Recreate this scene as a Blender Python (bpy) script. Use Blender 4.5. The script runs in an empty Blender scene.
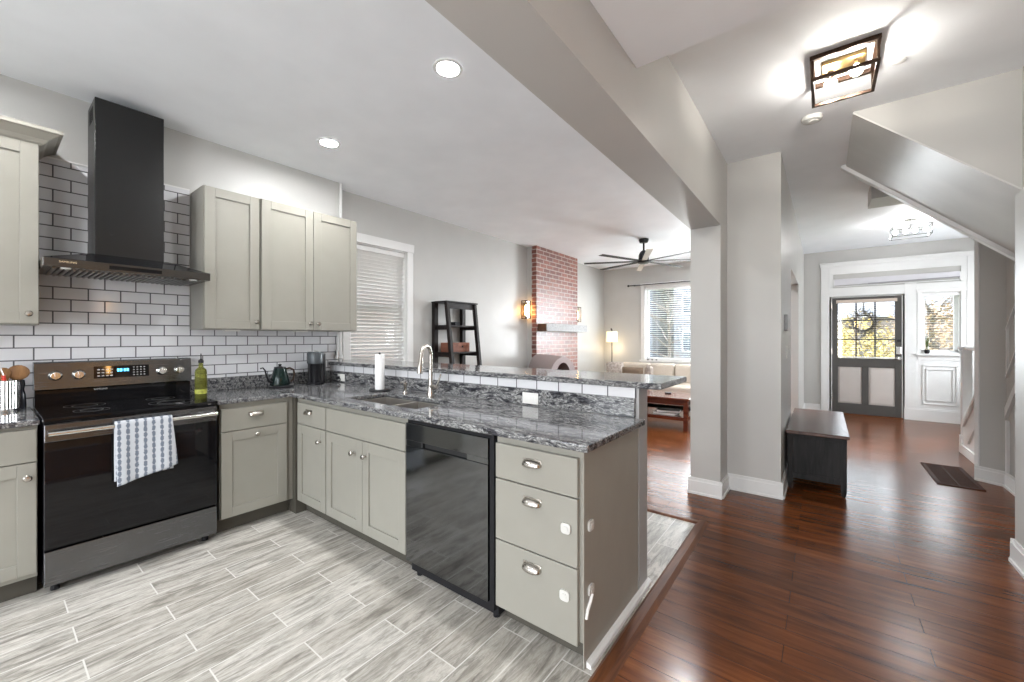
import bpy, bmesh, math, random
from math import pi, sin, cos, radians
from mathutils import Vector
random.seed(7)
C = bpy.context.scene.collection
S = bpy.context.scene

# ------------------------------------------------------------------ camera
cam_d = bpy.data.cameras.new('camera'); cam = bpy.data.objects.new('camera', cam_d); C.objects.link(cam)
cam.location = (3.835, -0.189, 1.334)
cam.rotation_euler = (radians(90), 0, radians(37.47))
cam_d.sensor_width = 36.0; cam_d.lens = 406.2 / 1024 * 36
cam_d.shift_x = (512 - 511.35) / 1024; cam_d.shift_y = -(341 - 338.06) / 1024
cam_d.clip_start = 0.02; cam_d.clip_end = 200
S.camera = cam
# ------------------------------------------------------------------ view, world, sun
S.view_settings.view_transform = 'Standard'; S.view_settings.look = 'None'
S.view_settings.gamma = 1.0; S.view_settings.use_curve_mapping = False
S.view_settings.exposure = 0.58
S.cycles.max_bounces = 10; S.cycles.diffuse_bounces = 6; S.cycles.glossy_bounces = 4
S.cycles.transparent_max_bounces = 16; S.cycles.sample_clamp_indirect = 4.0
S.cycles.caustics_reflective = False; S.cycles.caustics_refractive = False
S.cycles.use_denoising = True
w = bpy.data.worlds.new('world'); S.world = w; w.use_nodes = True
nt = w.node_tree; nt.nodes.clear()
wo = nt.nodes.new('ShaderNodeOutputWorld'); wb = nt.nodes.new('ShaderNodeBackground')
wb.inputs[0].default_value = (0.86, 0.93, 1.0, 1); wb.inputs[1].default_value = 5.5
nt.links.new(wb.outputs[0], wo.inputs[0])
# overcast sky: brighter towards the zenith
tc = nt.nodes.new('ShaderNodeTexCoord'); sx_ = nt.nodes.new('ShaderNodeSeparateXYZ'); mr = nt.nodes.new('ShaderNodeMapRange')
mr.inputs['From Min'].default_value = 0.06; mr.inputs['From Max'].default_value = .28; mr.inputs['To Min'].default_value = 1.2; mr.inputs['To Max'].default_value = 8
nt.links.new(tc.outputs['Generated'], sx_.inputs[0]); nt.links.new(sx_.outputs[2], mr.inputs[0]); nt.links.new(mr.outputs[0], wb.inputs[1])
sd = bpy.data.lights.new('sun', 'SUN'); sd.energy = 3.5; sd.angle = radians(2); sd.color = (1, .95, .88)
so = bpy.data.objects.new('sun', sd); C.objects.link(so); so.rotation_euler = (radians(52), 0, radians(130))

def area(name, loc, rot, sx, sy, power, color=(1, 1, 1), spread=180, shape='RECTANGLE'):
    d = bpy.data.lights.new(name, 'AREA'); d.shape = shape; d.size = sx; d.size_y = sy
    d.energy = power; d.color = color; d.spread = radians(spread)
    o = bpy.data.objects.new(name, d); C.objects.link(o); o.location = loc; o.rotation_euler = rot
    return o
# added fill lights standing in for daylight, the first two behind the camera
area('daylight_fill', (1.6, -2.72, 1.55), (radians(90), 0, 0), 2.2, 1.5, 17, (.95, .975, 1))
area('daylight_fill', (3.95, -2.72, 1.3), (radians(90), 0, 0), 1.0, 2.2, 66, (.93, .965, 1))

area('daylight_fill', (2.25, 8.86, 1.66), (radians(-90), 0, 0), .95, 1.5, 200, (.90, .95, 1))     # added daylight boost outside the right half of the living room window
area('daylight_fill', (6.50, 7.95, 1.65), (0, radians(90), 0), 1.4, 1.3, 42, (.93, .97, 1))       # added fill outside the made-up stair hall window
# ------------------------------------------------------------------ helpers
class G:
    def __init__(s, T=None):
        s.bm = bmesh.new(); s.T = T or (lambda a, b, c: (a, b, c))
    def v(s, p): return s.bm.verts.new(s.T(*p))
    def f(s, vs):
        try: return s.bm.faces.new(vs)
        except ValueError: return None
    def box(s, a0, a1, b0, b1, c0, c1):
        q = [s.v(p) for p in ((a0,b0,c0),(a1,b0,c0),(a1,b1,c0),(a0,b1,c0),(a0,b0,c1),(a1,b0,c1),(a1,b1,c1),(a0,b1,c1))]
        for i in ((0,3,2,1),(4,5,6,7),(0,1,5,4),(1,2,6,5),(2,3,7,6),(3,0,4,7)): s.f([q[k] for k in i])
        return s
    def hexa(s, pts):
        q = [s.v(p) for p in pts]
        for i in ((0,3,2,1),(4,5,6,7),(0,1,5,4),(1,2,6,5),(2,3,7,6),(3,0,4,7)): s.f([q[k] for k in i])
        return s
    def cells(s, xs, ys, inc, z0, z1):
        V = {}
        def g(i, j, k):
            if (i, j, k) not in V: V[i, j, k] = s.v((xs[i], ys[j], (z0, z1)[k]))
            return V[i, j, k]
        n, m = len(xs) - 1, len(ys) - 1
        I = lambda i, j: 0 <= i < n and 0 <= j < m and inc((xs[i] + xs[i+1]) / 2, (ys[j] + ys[j+1]) / 2)
        for i in range(n):
            for j in range(m):
                if not I(i, j): continue
                s.f([g(i,j,1), g(i+1,j,1), g(i+1,j+1,1), g(i,j+1,1)]); s.f([g(i,j,0), g(i,j+1,0), g(i+1,j+1,0), g(i+1,j,0)])
                if not I(i-1, j): s.f([g(i,j,0), g(i,j,1), g(i,j+1,1), g(i,j+1,0)])
                if not I(i+1, j): s.f([g(i+1,j,0), g(i+1,j+1,0), g(i+1,j+1,1), g(i+1,j,1)])
                if not I(i, j-1): s.f([g(i,j,0), g(i+1,j,0), g(i+1,j,1), g(i,j,1)])
                if not I(i, j+1): s.f([g(i,j+1,0), g(i,j+1,1), g(i+1,j+1,1), g(i+1,j+1,0)])
        return s
    def prism(s, poly, ax, lo, hi):
        def P(p, h): return {'x': (h, p[0], p[1]), 'y': (p[0], h, p[1]), 'z': (p[0], p[1], h)}[ax]
        a = [s.v(P(p, lo)) for p in poly]; b = [s.v(P(p, hi)) for p in poly]; n = len(poly)
        s.f(a[::-1]); s.f(b)
        for i in range(n): s.f([a[i], a[(i+1) % n], b[(i+1) % n], b[i]])
        return s
    def lathe(s, prof, c=(0,0,0), ax='z', n=24, sx=1, sy=1, cap=True):
        rings = []
        for r, h in prof:
            ring = []
            for k in range(n):
                t = 2*pi*k/n; u, v_ = r*cos(t)*sx, r*sin(t)*sy
                p = {'z': (u, v_, h), 'y': (u, h, v_), 'x': (h, u, v_)}[ax]
                ring.append(s.v((c[0]+p[0], c[1]+p[1], c[2]+p[2])))
            rings.append(ring)
        for a, b in zip(rings, rings[1:]):
            for k in range(n): s.f([a[k], a[(k+1) % n], b[(k+1) % n], b[k]])
        if cap: s.f(rings[0][::-1]); s.f(rings[-1])
        return s
    def cyl(s, c, r, h, ax='z', n=20): return s.lathe([(r, 0), (r, h)], c, ax, n)
    def ball(s, c, r, n=16, m=10, sx=1, sy=1, sz=1):
        return s.lathe([(max(r*sin(pi*k/m), 1e-4), -r*cos(pi*k/m)*sz) for k in range(m+1)], c, 'z', n, sx, sy)
    def tube(s, pts, r, n=8):
        pts = [Vector(p) for p in pts]; L = len(pts); rr = r if isinstance(r, (list, tuple)) else [r]*L
        rings = []; up = Vector((0, 0, 1)); prev = None
        for i, p in enumerate(pts):
            t = (pts[min(i+1, L-1)] - pts[max(i-1, 0)]).normalized()
            if prev is None:
                a = t.cross(up)
                if a.length < 1e-3: a = t.cross(Vector((1, 0, 0)))
            else: a = prev - t*prev.dot(t)
            a.normalize(); prev = a; b = t.cross(a)
            rings.append([s.v(tuple(p + (a*cos(2*pi*k/n) + b*sin(2*pi*k/n))*rr[i])) for k in range(n)])
        for a, b in zip(rings, rings[1:]):
            for k in range(n): s.f([a[k], a[(k+1) % n], b[(k+1) % n], b[k]])
        s.f(rings[0][::-1]); s.f(rings[-1])
        return s
    def grid(s, fn, nu, nv, close=False):
        q = [[s.v(fn(i/nu, j/nv)) for j in range(nv+1)] for i in range(nu+1)]
        for i in range(nu):
            for j in range(nv): s.f([q[i][j], q[i+1][j], q[i+1][j+1], q[i][j+1]])
        return s
    def build(s, name, mat, parent=None, smooth=False, bevel=0, solid=0, segs=2, sub=0, origin=None):
        bm = s.bm
        bmesh.ops.recalc_face_normals(bm, faces=bm.faces[:])
        if parent is None and origin is None:
            xs = [v.co for v in bm.verts]
            origin = Vector(((min(c.x for c in xs)+max(c.x for c in xs))/2, (min(c.y for c in xs)+max(c.y for c in xs))/2, min(c.z for c in xs)))
        root = parent
        while root is not None and root.parent is not None: root = root.parent
        off = Vector(origin) if parent is None else root['_o'] if False else Vector(ORG[root.name])
        for v in bm.verts: v.co -= off
        me = bpy.data.meshes.new(name); bm.to_mesh(me); bm.free()
        me.materials.append(mat)
        if smooth:
            for p in me.polygons: p.use_smooth = True
        o = bpy.data.objects.new(name, me); C.objects.link(o)
        if parent is None: o.location = off; ORG[o.name] = tuple(off)
        else: o.parent = parent
        if solid:
            m = o.modifiers.new('solid', 'SOLIDIFY'); m.thickness = solid; m.offset = 0
        if bevel:
            m = o.modifiers.new('bevel', 'BEVEL'); m.width = bevel; m.segments = segs; m.limit_method = 'ANGLE'; m.angle_limit = radians(40)
        if sub:
            m = o.modifiers.new('sub', 'SUBSURF'); m.levels = sub; m.render_levels = sub
        if smooth:
            m = None
            try: me.set_sharp_from_angle(angle=radians(38))
            except Exception: pass
        return o
ORG = {}
def tag(o, label, cat, group=None, kind=None):
    o['label'] = label; o['category'] = cat
    if group: o['group'] = group
    if kind: o['kind'] = kind
    return o
def thing(name, label, cat, loc, group=None, kind=None):
    o = bpy.data.objects.new(name, None); C.objects.link(o); o.location = loc; o.empty_display_size = .05
    ORG[o.name] = tuple(loc); o['label'] = label; o['category'] = cat
    if group: o['group'] = group
    if kind: o['kind'] = kind
    return o
def struct(name, g, mat, bevel=0, smooth=False, label=None):
    o = g.build(name, mat, bevel=bevel, smooth=smooth); o['kind'] = 'structure'
    if label: o['label'] = label
    return o
def box(*a): return G().box(*a)
def dup(root, loc, label=None, rotz=None):
    r = root.copy(); C.objects.link(r); r.location = loc; ORG[r.name] = tuple(loc)
    if rotz is not None: r.rotation_euler.z = rotz
    if label: r['label'] = label
    for ch in [o for o in root.children]:
        c = ch.copy(); C.objects.link(c); c.parent = r
        for g in [o for o in ch.children]:
            d = g.copy(); C.objects.link(d); d.parent = c
    return r

# ------------------------------------------------------------------ materials
def mat(name, col=(.8,.8,.8), rough=.5, metal=0, emit=0, ecol=None, trans=0, ior=1.45, spec=.5, coat=0, alpha=1):
    m = bpy.data.materials.new(name); m.use_nodes = True
    b = m.node_tree.nodes['Principled BSDF']
    b.inputs['Base Color'].default_value = (*col, 1); b.inputs['Roughness'].default_value = rough
    b.inputs['Metallic'].default_value = metal; b.inputs['IOR'].default_value = ior
    b.inputs['Specular IOR Level'].default_value = spec; b.inputs['Coat Weight'].default_value = coat
    b.inputs['Transmission Weight'].default_value = trans; b.inputs['Alpha'].default_value = alpha
    if emit:
        b.inputs['Emission Color'].default_value = (*(ecol or col), 1); b.inputs['Emission Strength'].default_value = emit
    # fine procedural unevenness in every finish
    return m
def nodes(m): return m.node_tree.nodes, m.node_tree.links, m.node_tree.nodes['Principled BSDF']
def N(m, t, **k):
    n = m.node_tree.nodes.new('ShaderNode' + t)
    for a, b in k.items(): setattr(n, a, b)
    return n
def pos_vec(m, order, scale=(1,1,1), off=(0,0,0), combine=None):
    """world position with axes reordered, e.g. 'yz0'"""
    ns, L, b = nodes(m)
    g = N(m, 'NewGeometry'); sp = N(m, 'SeparateXYZ'); L.new(g.outputs['Position'], sp.inputs[0])
    c = N(m, 'CombineXYZ')
    for i, a in enumerate(order):
        if a == '0': continue
        if a == 's':
            ad = N(m, 'Math', operation='ADD'); L.new(sp.outputs[0], ad.inputs[0]); L.new(sp.outputs[1], ad.inputs[1]); L.new(ad.outputs[0], c.inputs[i]); continue
        L.new(sp.outputs['xyz'.index(a)], c.inputs[i])
    mp = N(m, 'Mapping'); mp.inputs['Scale'].default_value = scale; mp.inputs['Location'].default_value = off
    L.new(c.outputs[0], mp.inputs[0])
    return mp.outputs[0]
def ramp(m, fac, stops, interp='LINEAR'):
    ns, L, b = nodes(m); r = N(m, 'ValToRGB'); r.color_ramp.interpolation = interp
    el = r.color_ramp.elements
    while len(el) < len(stops): el.new(.5)
    for e, (p, c) in zip(el, stops): e.position = p; e.color = (*c, 1) if len(c) == 3 else c
    L.new(fac, r.inputs[0]); return r.outputs[0]
def noise(m, vec, scale, detail=4, rough=.5, dist=0):
    n = N(m, 'TexNoise'); n.inputs['Scale'].default_value = scale; n.inputs['Detail'].default_value = detail
    n.inputs['Roughness'].default_value = rough; n.inputs['Distortion'].default_value = dist
    if vec is not None: m.node_tree.links.new(vec, n.inputs['Vector'])
    return n.outputs['Fac']
def mix(m, a, b, fac, mode='MIX'):
    n = N(m, 'Mix', data_type='RGBA', blend_type=mode); L = m.node_tree.links
    for i, x in ((0, fac), (6, a), (7, b)):
        if hasattr(x, 'is_output'): L.new(x, n.inputs[i])
        else: n.inputs[i].default_value = x if i == 0 else (*x, 1)
    return n.outputs[2]
def bump(m, h, strength=.2, dist=.002, chain=True):
    n = N(m, 'Bump'); n.inputs['Strength'].default_value = strength; n.inputs['Distance'].default_value = dist
    L = m.node_tree.links; L.new(h, n.inputs['Height']); L.new(n.outputs[0], m.node_tree.nodes['Principled BSDF'].inputs['Normal'])
def speck(m, amt=.04, scale=30, b_str=0, dist=.001):
    """gentle variation of a plain colour"""
    ns, L, b = nodes(m); c = tuple(b.inputs['Base Color'].default_value)[:3]
    v = pos_vec(m, 'xyz'); f = noise(m, v, scale)
    lo = tuple(max(0, x*(1-amt)) for x in c); hi = tuple(min(1, x*(1+amt)) for x in c)
    L.new(ramp(m, f, [(.3, lo), (.7, hi)]), b.inputs['Base Color'])
    if b_str: bump(m, f, b_str, dist)
    return m
def brick(m, vec, w, h, mortar, c1, c2, cm, off=.5, smooth=.1, bias=0):
    n = N(m, 'TexBrick'); n.offset = off; n.offset_frequency = 2; n.squash = 1
    n.inputs['Scale'].default_value = 1; n.inputs['Brick Width'].default_value = w; n.inputs['Row Height'].default_value = h
    n.inputs['Mortar Size'].default_value = mortar; n.inputs['Mortar Smooth'].default_value = smooth; n.inputs['Bias'].default_value = bias
    n.inputs['Color1'].default_value = (*c1, 1); n.inputs['Color2'].default_value = (*c2, 1); n.inputs['Mortar'].default_value = (*cm, 1)
    m.node_tree.links.new(vec, n.inputs['Vector']); return n

wall_m = speck(mat('wall_paint', (.50, .497, .478), .42), .03, 2.5, .05, .002)
hall_m = speck(mat('hall_wall_paint', (.50, .492, .472), .40), .03, 2.0, .08, .003)
ceil_m = speck(mat('ceiling_paint', (.865, .89, .92), .6), .03, 3.0, .12, .004)
white_m = speck(mat('white_trim_paint', (.74, .74, .73), .32), .02, 6)
soffit_m = speck(mat('soffit_gloss_paint', (.60, .595, .575), .38), .05, 3.5, .25, .006)
cab_m = speck(mat('sage_grey_cabinet_paint', (.268, .257, .223), .34), .02, 8)
cab_side_m = speck(mat('cabinet_side_paint', (.31, .295, .255), .38), .03, 8)
kick_m = speck(mat('toe_kick_shade_paint', (.07, .063, .05), .6), .05, 10)  # darkened so the shade of the recess sits in the colour
dark_m = mat('dark_gap', (.015, .015, .015), .6)
black_m = speck(mat('black_plastic', (.012, .012, .014), .4, spec=.3), .1, 30)
glass_black = mat('black_ceramic_glass', (.005, .005, .006), .04, spec=.4)
blkss = mat('black_stainless', (.165, .17, .178), .16, 1)
def brushed(m, order, sc, r0=.14, r1=.34):
    ns, L, b = nodes(m); f = noise(m, pos_vec(m, order, sc), 1, 3)
    n = N(m, 'MapRange'); n.inputs['To Min'].default_value = r0; n.inputs['To Max'].default_value = r1
    L.new(f, n.inputs[0]); L.new(n.outputs[0], b.inputs['Roughness']); return m
brushed(blkss, 'xyz', (40, 6, 300))
hood_m = brushed(mat('black_stainless_hood', (.05, .05, .05), .25, 1), 'xyz', (60, 60, 900), .22, .4)
hood_lo = brushed(mat('black_stainless_canopy', (.13, .125, .12), .2, 1), 'xyz', (40, 6, 300), .15, .3)
dw_m = brushed(mat('black_stainless_dishwasher', (.16, .165, .17), .08, 1), 'xyz', (300, 40, 6), .05, .11)
steel = mat('brushed_nickel', (.50, .47, .43), .26, 1)
chrome = mat('bright_steel', (.78, .77, .75), .15, 1)
sink_m = mat('sink_steel', (.50, .47, .44), .28, .85)

# granite: flowing grey bands with black and white flecks
granite = mat('flowing_grey_granite', (.3,.3,.3), .09, spec=.6)
def mk_granite(m):
    ns, L, b = nodes(m)
    p = pos_vec(m, 'xyz', (1, 1, 1)); nw = N(m, 'TexNoise'); nw.inputs['Scale'].default_value = 3.2; nw.inputs['Detail'].default_value = 5
    L.new(p, nw.inputs['Vector'])
    wv = N(m, 'VectorMath', operation='MULTIPLY_ADD'); L.new(nw.outputs['Color'], wv.inputs[0]); wv.inputs[1].default_value = (.16, .16, .16); L.new(p, wv.inputs[2])
    mp = N(m, 'Mapping'); mp.inputs['Rotation'].default_value = (0, 0, radians(14)); mp.inputs['Scale'].default_value = (6.5, 46, 44); L.new(wv.outputs[0], mp.inputs[0])
    f1 = noise(m, mp.outputs[0], 1.0, 8, .68, .4)
    mp2 = N(m, 'Mapping'); mp2.inputs['Rotation'].default_value = (0, 0, radians(14)); mp2.inputs['Scale'].default_value = (45, 150, 150); L.new(wv.outputs[0], mp2.inputs[0])
    f2 = noise(m, mp2.outputs[0], 1.0, 4, .7)
    base = ramp(m, f1, [(.32, (.008, .009, .012)), (.42, (.045, .045, .052)), (.49, (.12, .12, .125)), (.54, (.29, .29, .285)), (.60, (.06, .06, .066)), (.70, (.36, .355, .34))])
    fl = ramp(m, f2, [(.38, (.02, .02, .025)), (.5, (.46, .46, .46)), (.64, (1, 1, .98))])
    c = mix(m, base, fl, .7, 'OVERLAY')
    L.new(c, b.inputs['Base Color'])
mk_granite(granite)

# subway tile
def tile_mat(name, vec_order, off, c1=(.63, .635, .66), c2=(.69, .695, .715), h=.0763):
    m = mat(name, (.6,.6,.6), .12); ns, L, b = nodes(m)
    n = brick(m, pos_vec(m, vec_order, off=off), .155, h, .0035, c1, c2, (.10, .10, .11), smooth=.05)
    L.new(n.outputs['Color'], b.inputs['Base Color'])
    inv = N(m, 'MapRange'); inv.inputs['To Min'].default_value = 1; inv.inputs['To Max'].default_value = 0
    L.new(n.outputs['Fac'], inv.inputs[0]); bump(m, inv.outputs[0], .5, .0015)
    r = N(m, 'MapRange'); r.inputs['To Min'].default_value = .1; r.inputs['To Max'].default_value = .8; L.new(n.outputs['Fac'], r.inputs[0]); L.new(r.outputs[0], b.inputs['Roughness'])
    return m
tile_wall = tile_mat('white_subway_tile', 'yz0', (-.083 + 1.55, -1.198 + 1.5260, 0))
tile_strip = tile_mat('white_cut_tile', 'x00', (-2.362 + 3.10, .03, 0), (.66, .66, .68), (.70, .70, .72))

# plank floor tile
ftile = mat('grey_wood_look_floor_tile', (.5,.5,.5), .3)
def mk_ftile(m):
    ns, L, b = nodes(m)
    v = pos_vec(m, 'yx0', off=(-.38 + 1.22, -.77 + 1.575, 0))
    n = brick(m, v, .605, .1575, .0028, (.0, .0, .0), (1, 1, 1), (.5, .5, .5), off=.5, smooth=0)
    def shifted(sc):
        mu = N(m, 'VectorMath', operation='MULTIPLY'); L.new(n.outputs['Color'], mu.inputs[0]); mu.inputs[1].default_value = (37, 51, 0)
        ad = N(m, 'VectorMath', operation='ADD'); L.new(pos_vec(m, 'xyz', sc), ad.inputs[0]); L.new(mu.outputs[0], ad.inputs[1]); return ad.outputs[0]
    f = noise(m, shifted((20, 2.6, 1)), 1, 9, .72, 1.6)
    f3 = noise(m, shifted((6, 1.5, 1)), 1, 4, .6, .8)
    # offset streaks per plank
    streak = ramp(m, f, [(.32, (.20, .183, .162)), (.44, (.37, .352, .318)), (.54, (.56, .535, .49)), (.70, (.66, .635, .585))])
    patch = ramp(m, f3, [(.34, (.60, .585, .56)), (.56, (1, 1, 1))])
    tone = ramp(m, n.outputs['Color'], [(0, (.80, .785, .765)), (1, (1, 1, 1))])
    fine = ramp(m, noise(m, shifted((150, 28, 1)), 1, 4, .7), [(.35, (.74, .73, .71)), (.6, (1, 1, 1))])
    c = mix(m, streak, patch, .55, 'MULTIPLY'); c = mix(m, c, fine, .8, 'MULTIPLY'); c = mix(m, c, tone, .9, 'MULTIPLY')
    c = mix(m, c, (.60, .585, .55), n.outputs['Fac']); L.new(c, b.inputs['Base Color'])
    inv = N(m, 'MapRange'); inv.inputs['To Min'].default_value = 1; inv.inputs['To Max'].default_value = 0
    L.new(n.outputs['Fac'], inv.inputs[0]); bump(m, inv.outputs[0], .4, .001)
mk_ftile(ftile)

# hardwood, boards across the hallway
wood_floor = mat('dark_cherry_hardwood', (.1,.05,.03), .3, spec=.3)
def mk_wood(m):
    ns, L, b = nodes(m)
    n = brick(m, pos_vec(m, 'xy0', off=(.3 + 9, .04 + 9, 0)), 1.35, .118, .0012, (0, 0, 0), (1, 1, 1), (0, 0, 0), off=.37, smooth=0)
    g = noise(m, pos_vec(m, 'xyz', (2.2, 22, 1)), 1, 6, .65, .8)
    f = noise(m, pos_vec(m, 'xyz', (1.2, 1.6, 1)), 1, 2, .5)
    c = ramp(m, g, [(.28, (.075, .021, .006)), (.5, (.155, .047, .013)), (.72, (.235, .08, .025))])
    tone = ramp(m, n.outputs['Color'], [(0, (.55, .53, .51)), (1, (1.0, 1.0, 1.0))])
    c = mix(m, c, tone, .9, 'MULTIPLY')
    c = mix(m, c, (.02, .008, .005), n.outputs['Fac']); L.new(c, b.inputs['Base Color'])
    r = N(m, 'MapRange'); r.inputs['To Min'].default_value = .17; r.inputs['To Max'].default_value = .27; L.new(f, r.inputs[0]); L.new(r.outputs[0], b.inputs['Roughness'])
    w_ = noise(m, pos_vec(m, 'xyz', (1.0, 16, 1)), 1, 3, .55); bump(m, w_, .22, .005)
mk_wood(wood_floor)
def wood(name, dark, light, rough=.35, sc=(3, 25, 25), spec=.3):
    m = mat(name, light, rough, spec=spec); ns, L, b = nodes(m)
    g = noise(m, pos_vec(m, 'xyz', sc), 1, 6, .6, .6)
    L.new(ramp(m, g, [(.3, dark), (.7, light)]), b.inputs['Base Color']); bump(m, g, .1, .001); return m
thresh_m = wood('cherry_threshold_wood', (.065, .02, .008), (.17, .065, .026), .42, (25, 3, 25))
espresso = wood('espresso_wood', (.006, .004, .004), (.014, .009, .008), .5, (20, 20, 3))
bench_top_m = wood('bench_top_wood', (.04, .016, .010), (.10, .045, .03), .24, (25, 3, 3))
bench_m = wood('charcoal_bench_wood', (.014, .014, .014), (.038, .036, .036), .5, (30, 30, 3), .15)
cherry = wood('cherry_table_wood', (.05, .011, .006), (.13, .03, .014), .14, spec=.6)
redwood = wood('reddish_box_wood', (.14, .055, .035), (.27, .11, .07), .5)
spoonwood = wood('olive_wood', (.14, .065, .025), (.32, .17, .075), .5, (30, 30, 8))
mantel_m = wood('rough_sawn_mantel_wood', (.05, .022, .012), (.13, .06, .03), .6, (25, 3, 25))
mantel_f = speck(mat('speckled_grey_mantel_face', (.27, .27, .27), .6), .4, 45, .3, .003)  # pale speckled grey, used on the mantel front only

brickm = mat('red_brown_brick', (.4,.2,.15), .38, spec=.5)
def mk_brick(m, cs=None):
    ns, L, b = nodes(m)
    n = brick(m, pos_vec(m, 'sz0', off=(3, .02, 0)), .205, .073, .009, (.17, .055, .042), (.33, .12, .085), (.52, .46, .42), smooth=.2)
    f = noise(m, pos_vec(m, 'xyz', (14, 14, 22)), 1, 5, .7)
    c = mix(m, n.outputs['Color'], ramp(m, f, [(.3, (.45, .42, .42)), (.7, (1, 1, 1))]), .8, 'MULTIPLY'); L.new(c, b.inputs['Base Color'])
    inv = N(m, 'MapRange'); inv.inputs['To Min'].default_value = 1; inv.inputs['To Max'].default_value = 0
    L.new(n.outputs['Fac'], inv.inputs[0]); bump(m, inv.outputs[0], .8, .006)
mk_brick(brickm)
ext_brick = mat('neighbour_pale_brick', (.4,.3,.25), .8)
_n = brick(ext_brick, pos_vec(ext_brick, 'yz0', off=(5, 5, 0)), .22, .075, .01, (.20, .155, .14), (.28, .22, .20), (.34, .32, .30))
ext_brick.node_tree.links.new(_n.outputs['Color'], nodes(ext_brick)[2].inputs['Base Color'])

sofa_m = speck(mat('cream_sofa_fabric', (.56, .50, .43), .9), .06, 120, .2, .001)
sofa_dk = speck(mat('greige_sofa_fabric', (.42, .36, .31), .9), .06, 120, .2, .001)
taupe = speck(mat('taupe_chair_fabric', (.27, .22, .215), .8), .08, 90, .2, .001)
pil_br = speck(mat('brown_pillow_fabric', (.19, .14, .10), .9), .12, 60, .2, .001)
pil_pt = speck(mat('mottled_pillow_fabric', (.42, .37, .33), .9), .35, 28)
paper = speck(mat('white_paper', (.78, .78, .77), .9), .03, 90, .2, .001)
plastic_w = speck(mat('white_plastic', (.74, .73, .70), .35), .02, 20)
blind_m = speck(mat('white_blind_slat', (.74, .74, .74), .45), .02, 20)
blind_b = speck(mat('grey_white_blind_vinyl', (.74, .74, .73), .5), .03, 20)  # near-white vinyl of the blind beside the kitchen cabinets
door_m = speck(mat('dark_taupe_door_paint', (.058, .053, .048), .4), .05, 6)
doorp_m = speck(mat('light_beige_door_panel', (.50, .46, .43), .45), .03, 6)
bronze = speck(mat('oil_rubbed_bronze', (.05, .028, .018), .3, .6), .3, 40)
brass = mat('warm_brass_plate', (.45, .30, .13), .3, 1)
green_m = mat('dark_green_enamel', (.004, .014, .012), .16, .2)
grey_pl = mat('slate_grey_plastic', (.07, .08, .087), .3, .2)
oil_m = mat('olive_oil', (.32, .33, .07), .06, trans=.8, ior=1.15)
oil_lbl = speck(mat('yellow_green_label', (.30, .31, .05), .5), .5, 60)
red_m = mat('red_silicone', (.6, .03, .01), .4)
amber = mat('amber_lit_candle_bulb', (1, .6, .2), .3, emit=45, ecol=(1, .52, .16))
bulb = mat('lit_clear_bulb', (1, .9, .7), .3, emit=195, ecol=(1, .95, .87))
bulb_w = mat('lit_white_bulb', (1, .97, .9), .3, emit=170, ecol=(1, .99, .98))
shade = mat('lit_linen_lamp_shade', (.9, .82, .66), .8, emit=.75, ecol=(1, .80, .50))
blue_led = mat('lit_blue_display', (.05, .5, 1), .3, emit=3, ecol=(.1, .55, 1))
ink_w = mat('pale_printed_legend', (.5, .5, .5), .5)
gold_ink = mat('polished_lettering', (.85, .7, .45), .3, .6)
leaf_y = speck(mat('autumn_yellow_leaves', (.38, .29, .09), .8), .5, 3)
leaf_o = speck(mat('autumn_tan_leaves', (.36, .25, .16), .8), .5, 3)
leaf_g = speck(mat('green_shrub_leaves', (.10, .14, .05), .8), .4, 3)
bark = speck(mat('grey_bark', (.10, .085, .075), .9), .3, 12)
grass = speck(mat('lawn_grass', (.13, .17, .06), .95), .3, 4)
asphalt = speck(mat('street_asphalt', (.20, .20, .21), .9), .1, 8)
siding = speck(mat('pale_house_siding', (.10, .115, .14), .8), .05, 4)
roof_m = speck(mat('slate_roof', (.12, .13, .15), .8), .2, 8)
twig = speck(mat('wreath_twigs', (.06, .05, .035), .8), .4, 30)

def glassy(name, tint=(1, 1, 1), refl=.08):
    m = bpy.data.materials.new(name); m.use_nodes = True; t = m.node_tree; t.nodes.clear()
    o = t.nodes.new('ShaderNodeOutputMaterial'); mx = t.nodes.new('ShaderNodeMixShader')
    a = t.nodes.new('ShaderNodeBsdfTransparent'); a.inputs[0].default_value = (*tint, 1)
    g = t.nodes.new('ShaderNodeBsdfGlossy'); g.inputs['Roughness'].default_value = .02
    mx.inputs[0].default_value = refl
    t.links.new(a.outputs[0], mx.inputs[1]); t.links.new(g.outputs[0], mx.inputs[2]); t.links.new(mx.outputs[0], o.inputs[0])
    return m
pane_m = glassy('window_glass'); clear_m = glassy('clear_lamp_glass', (.97, .97, .95), .10)

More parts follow.
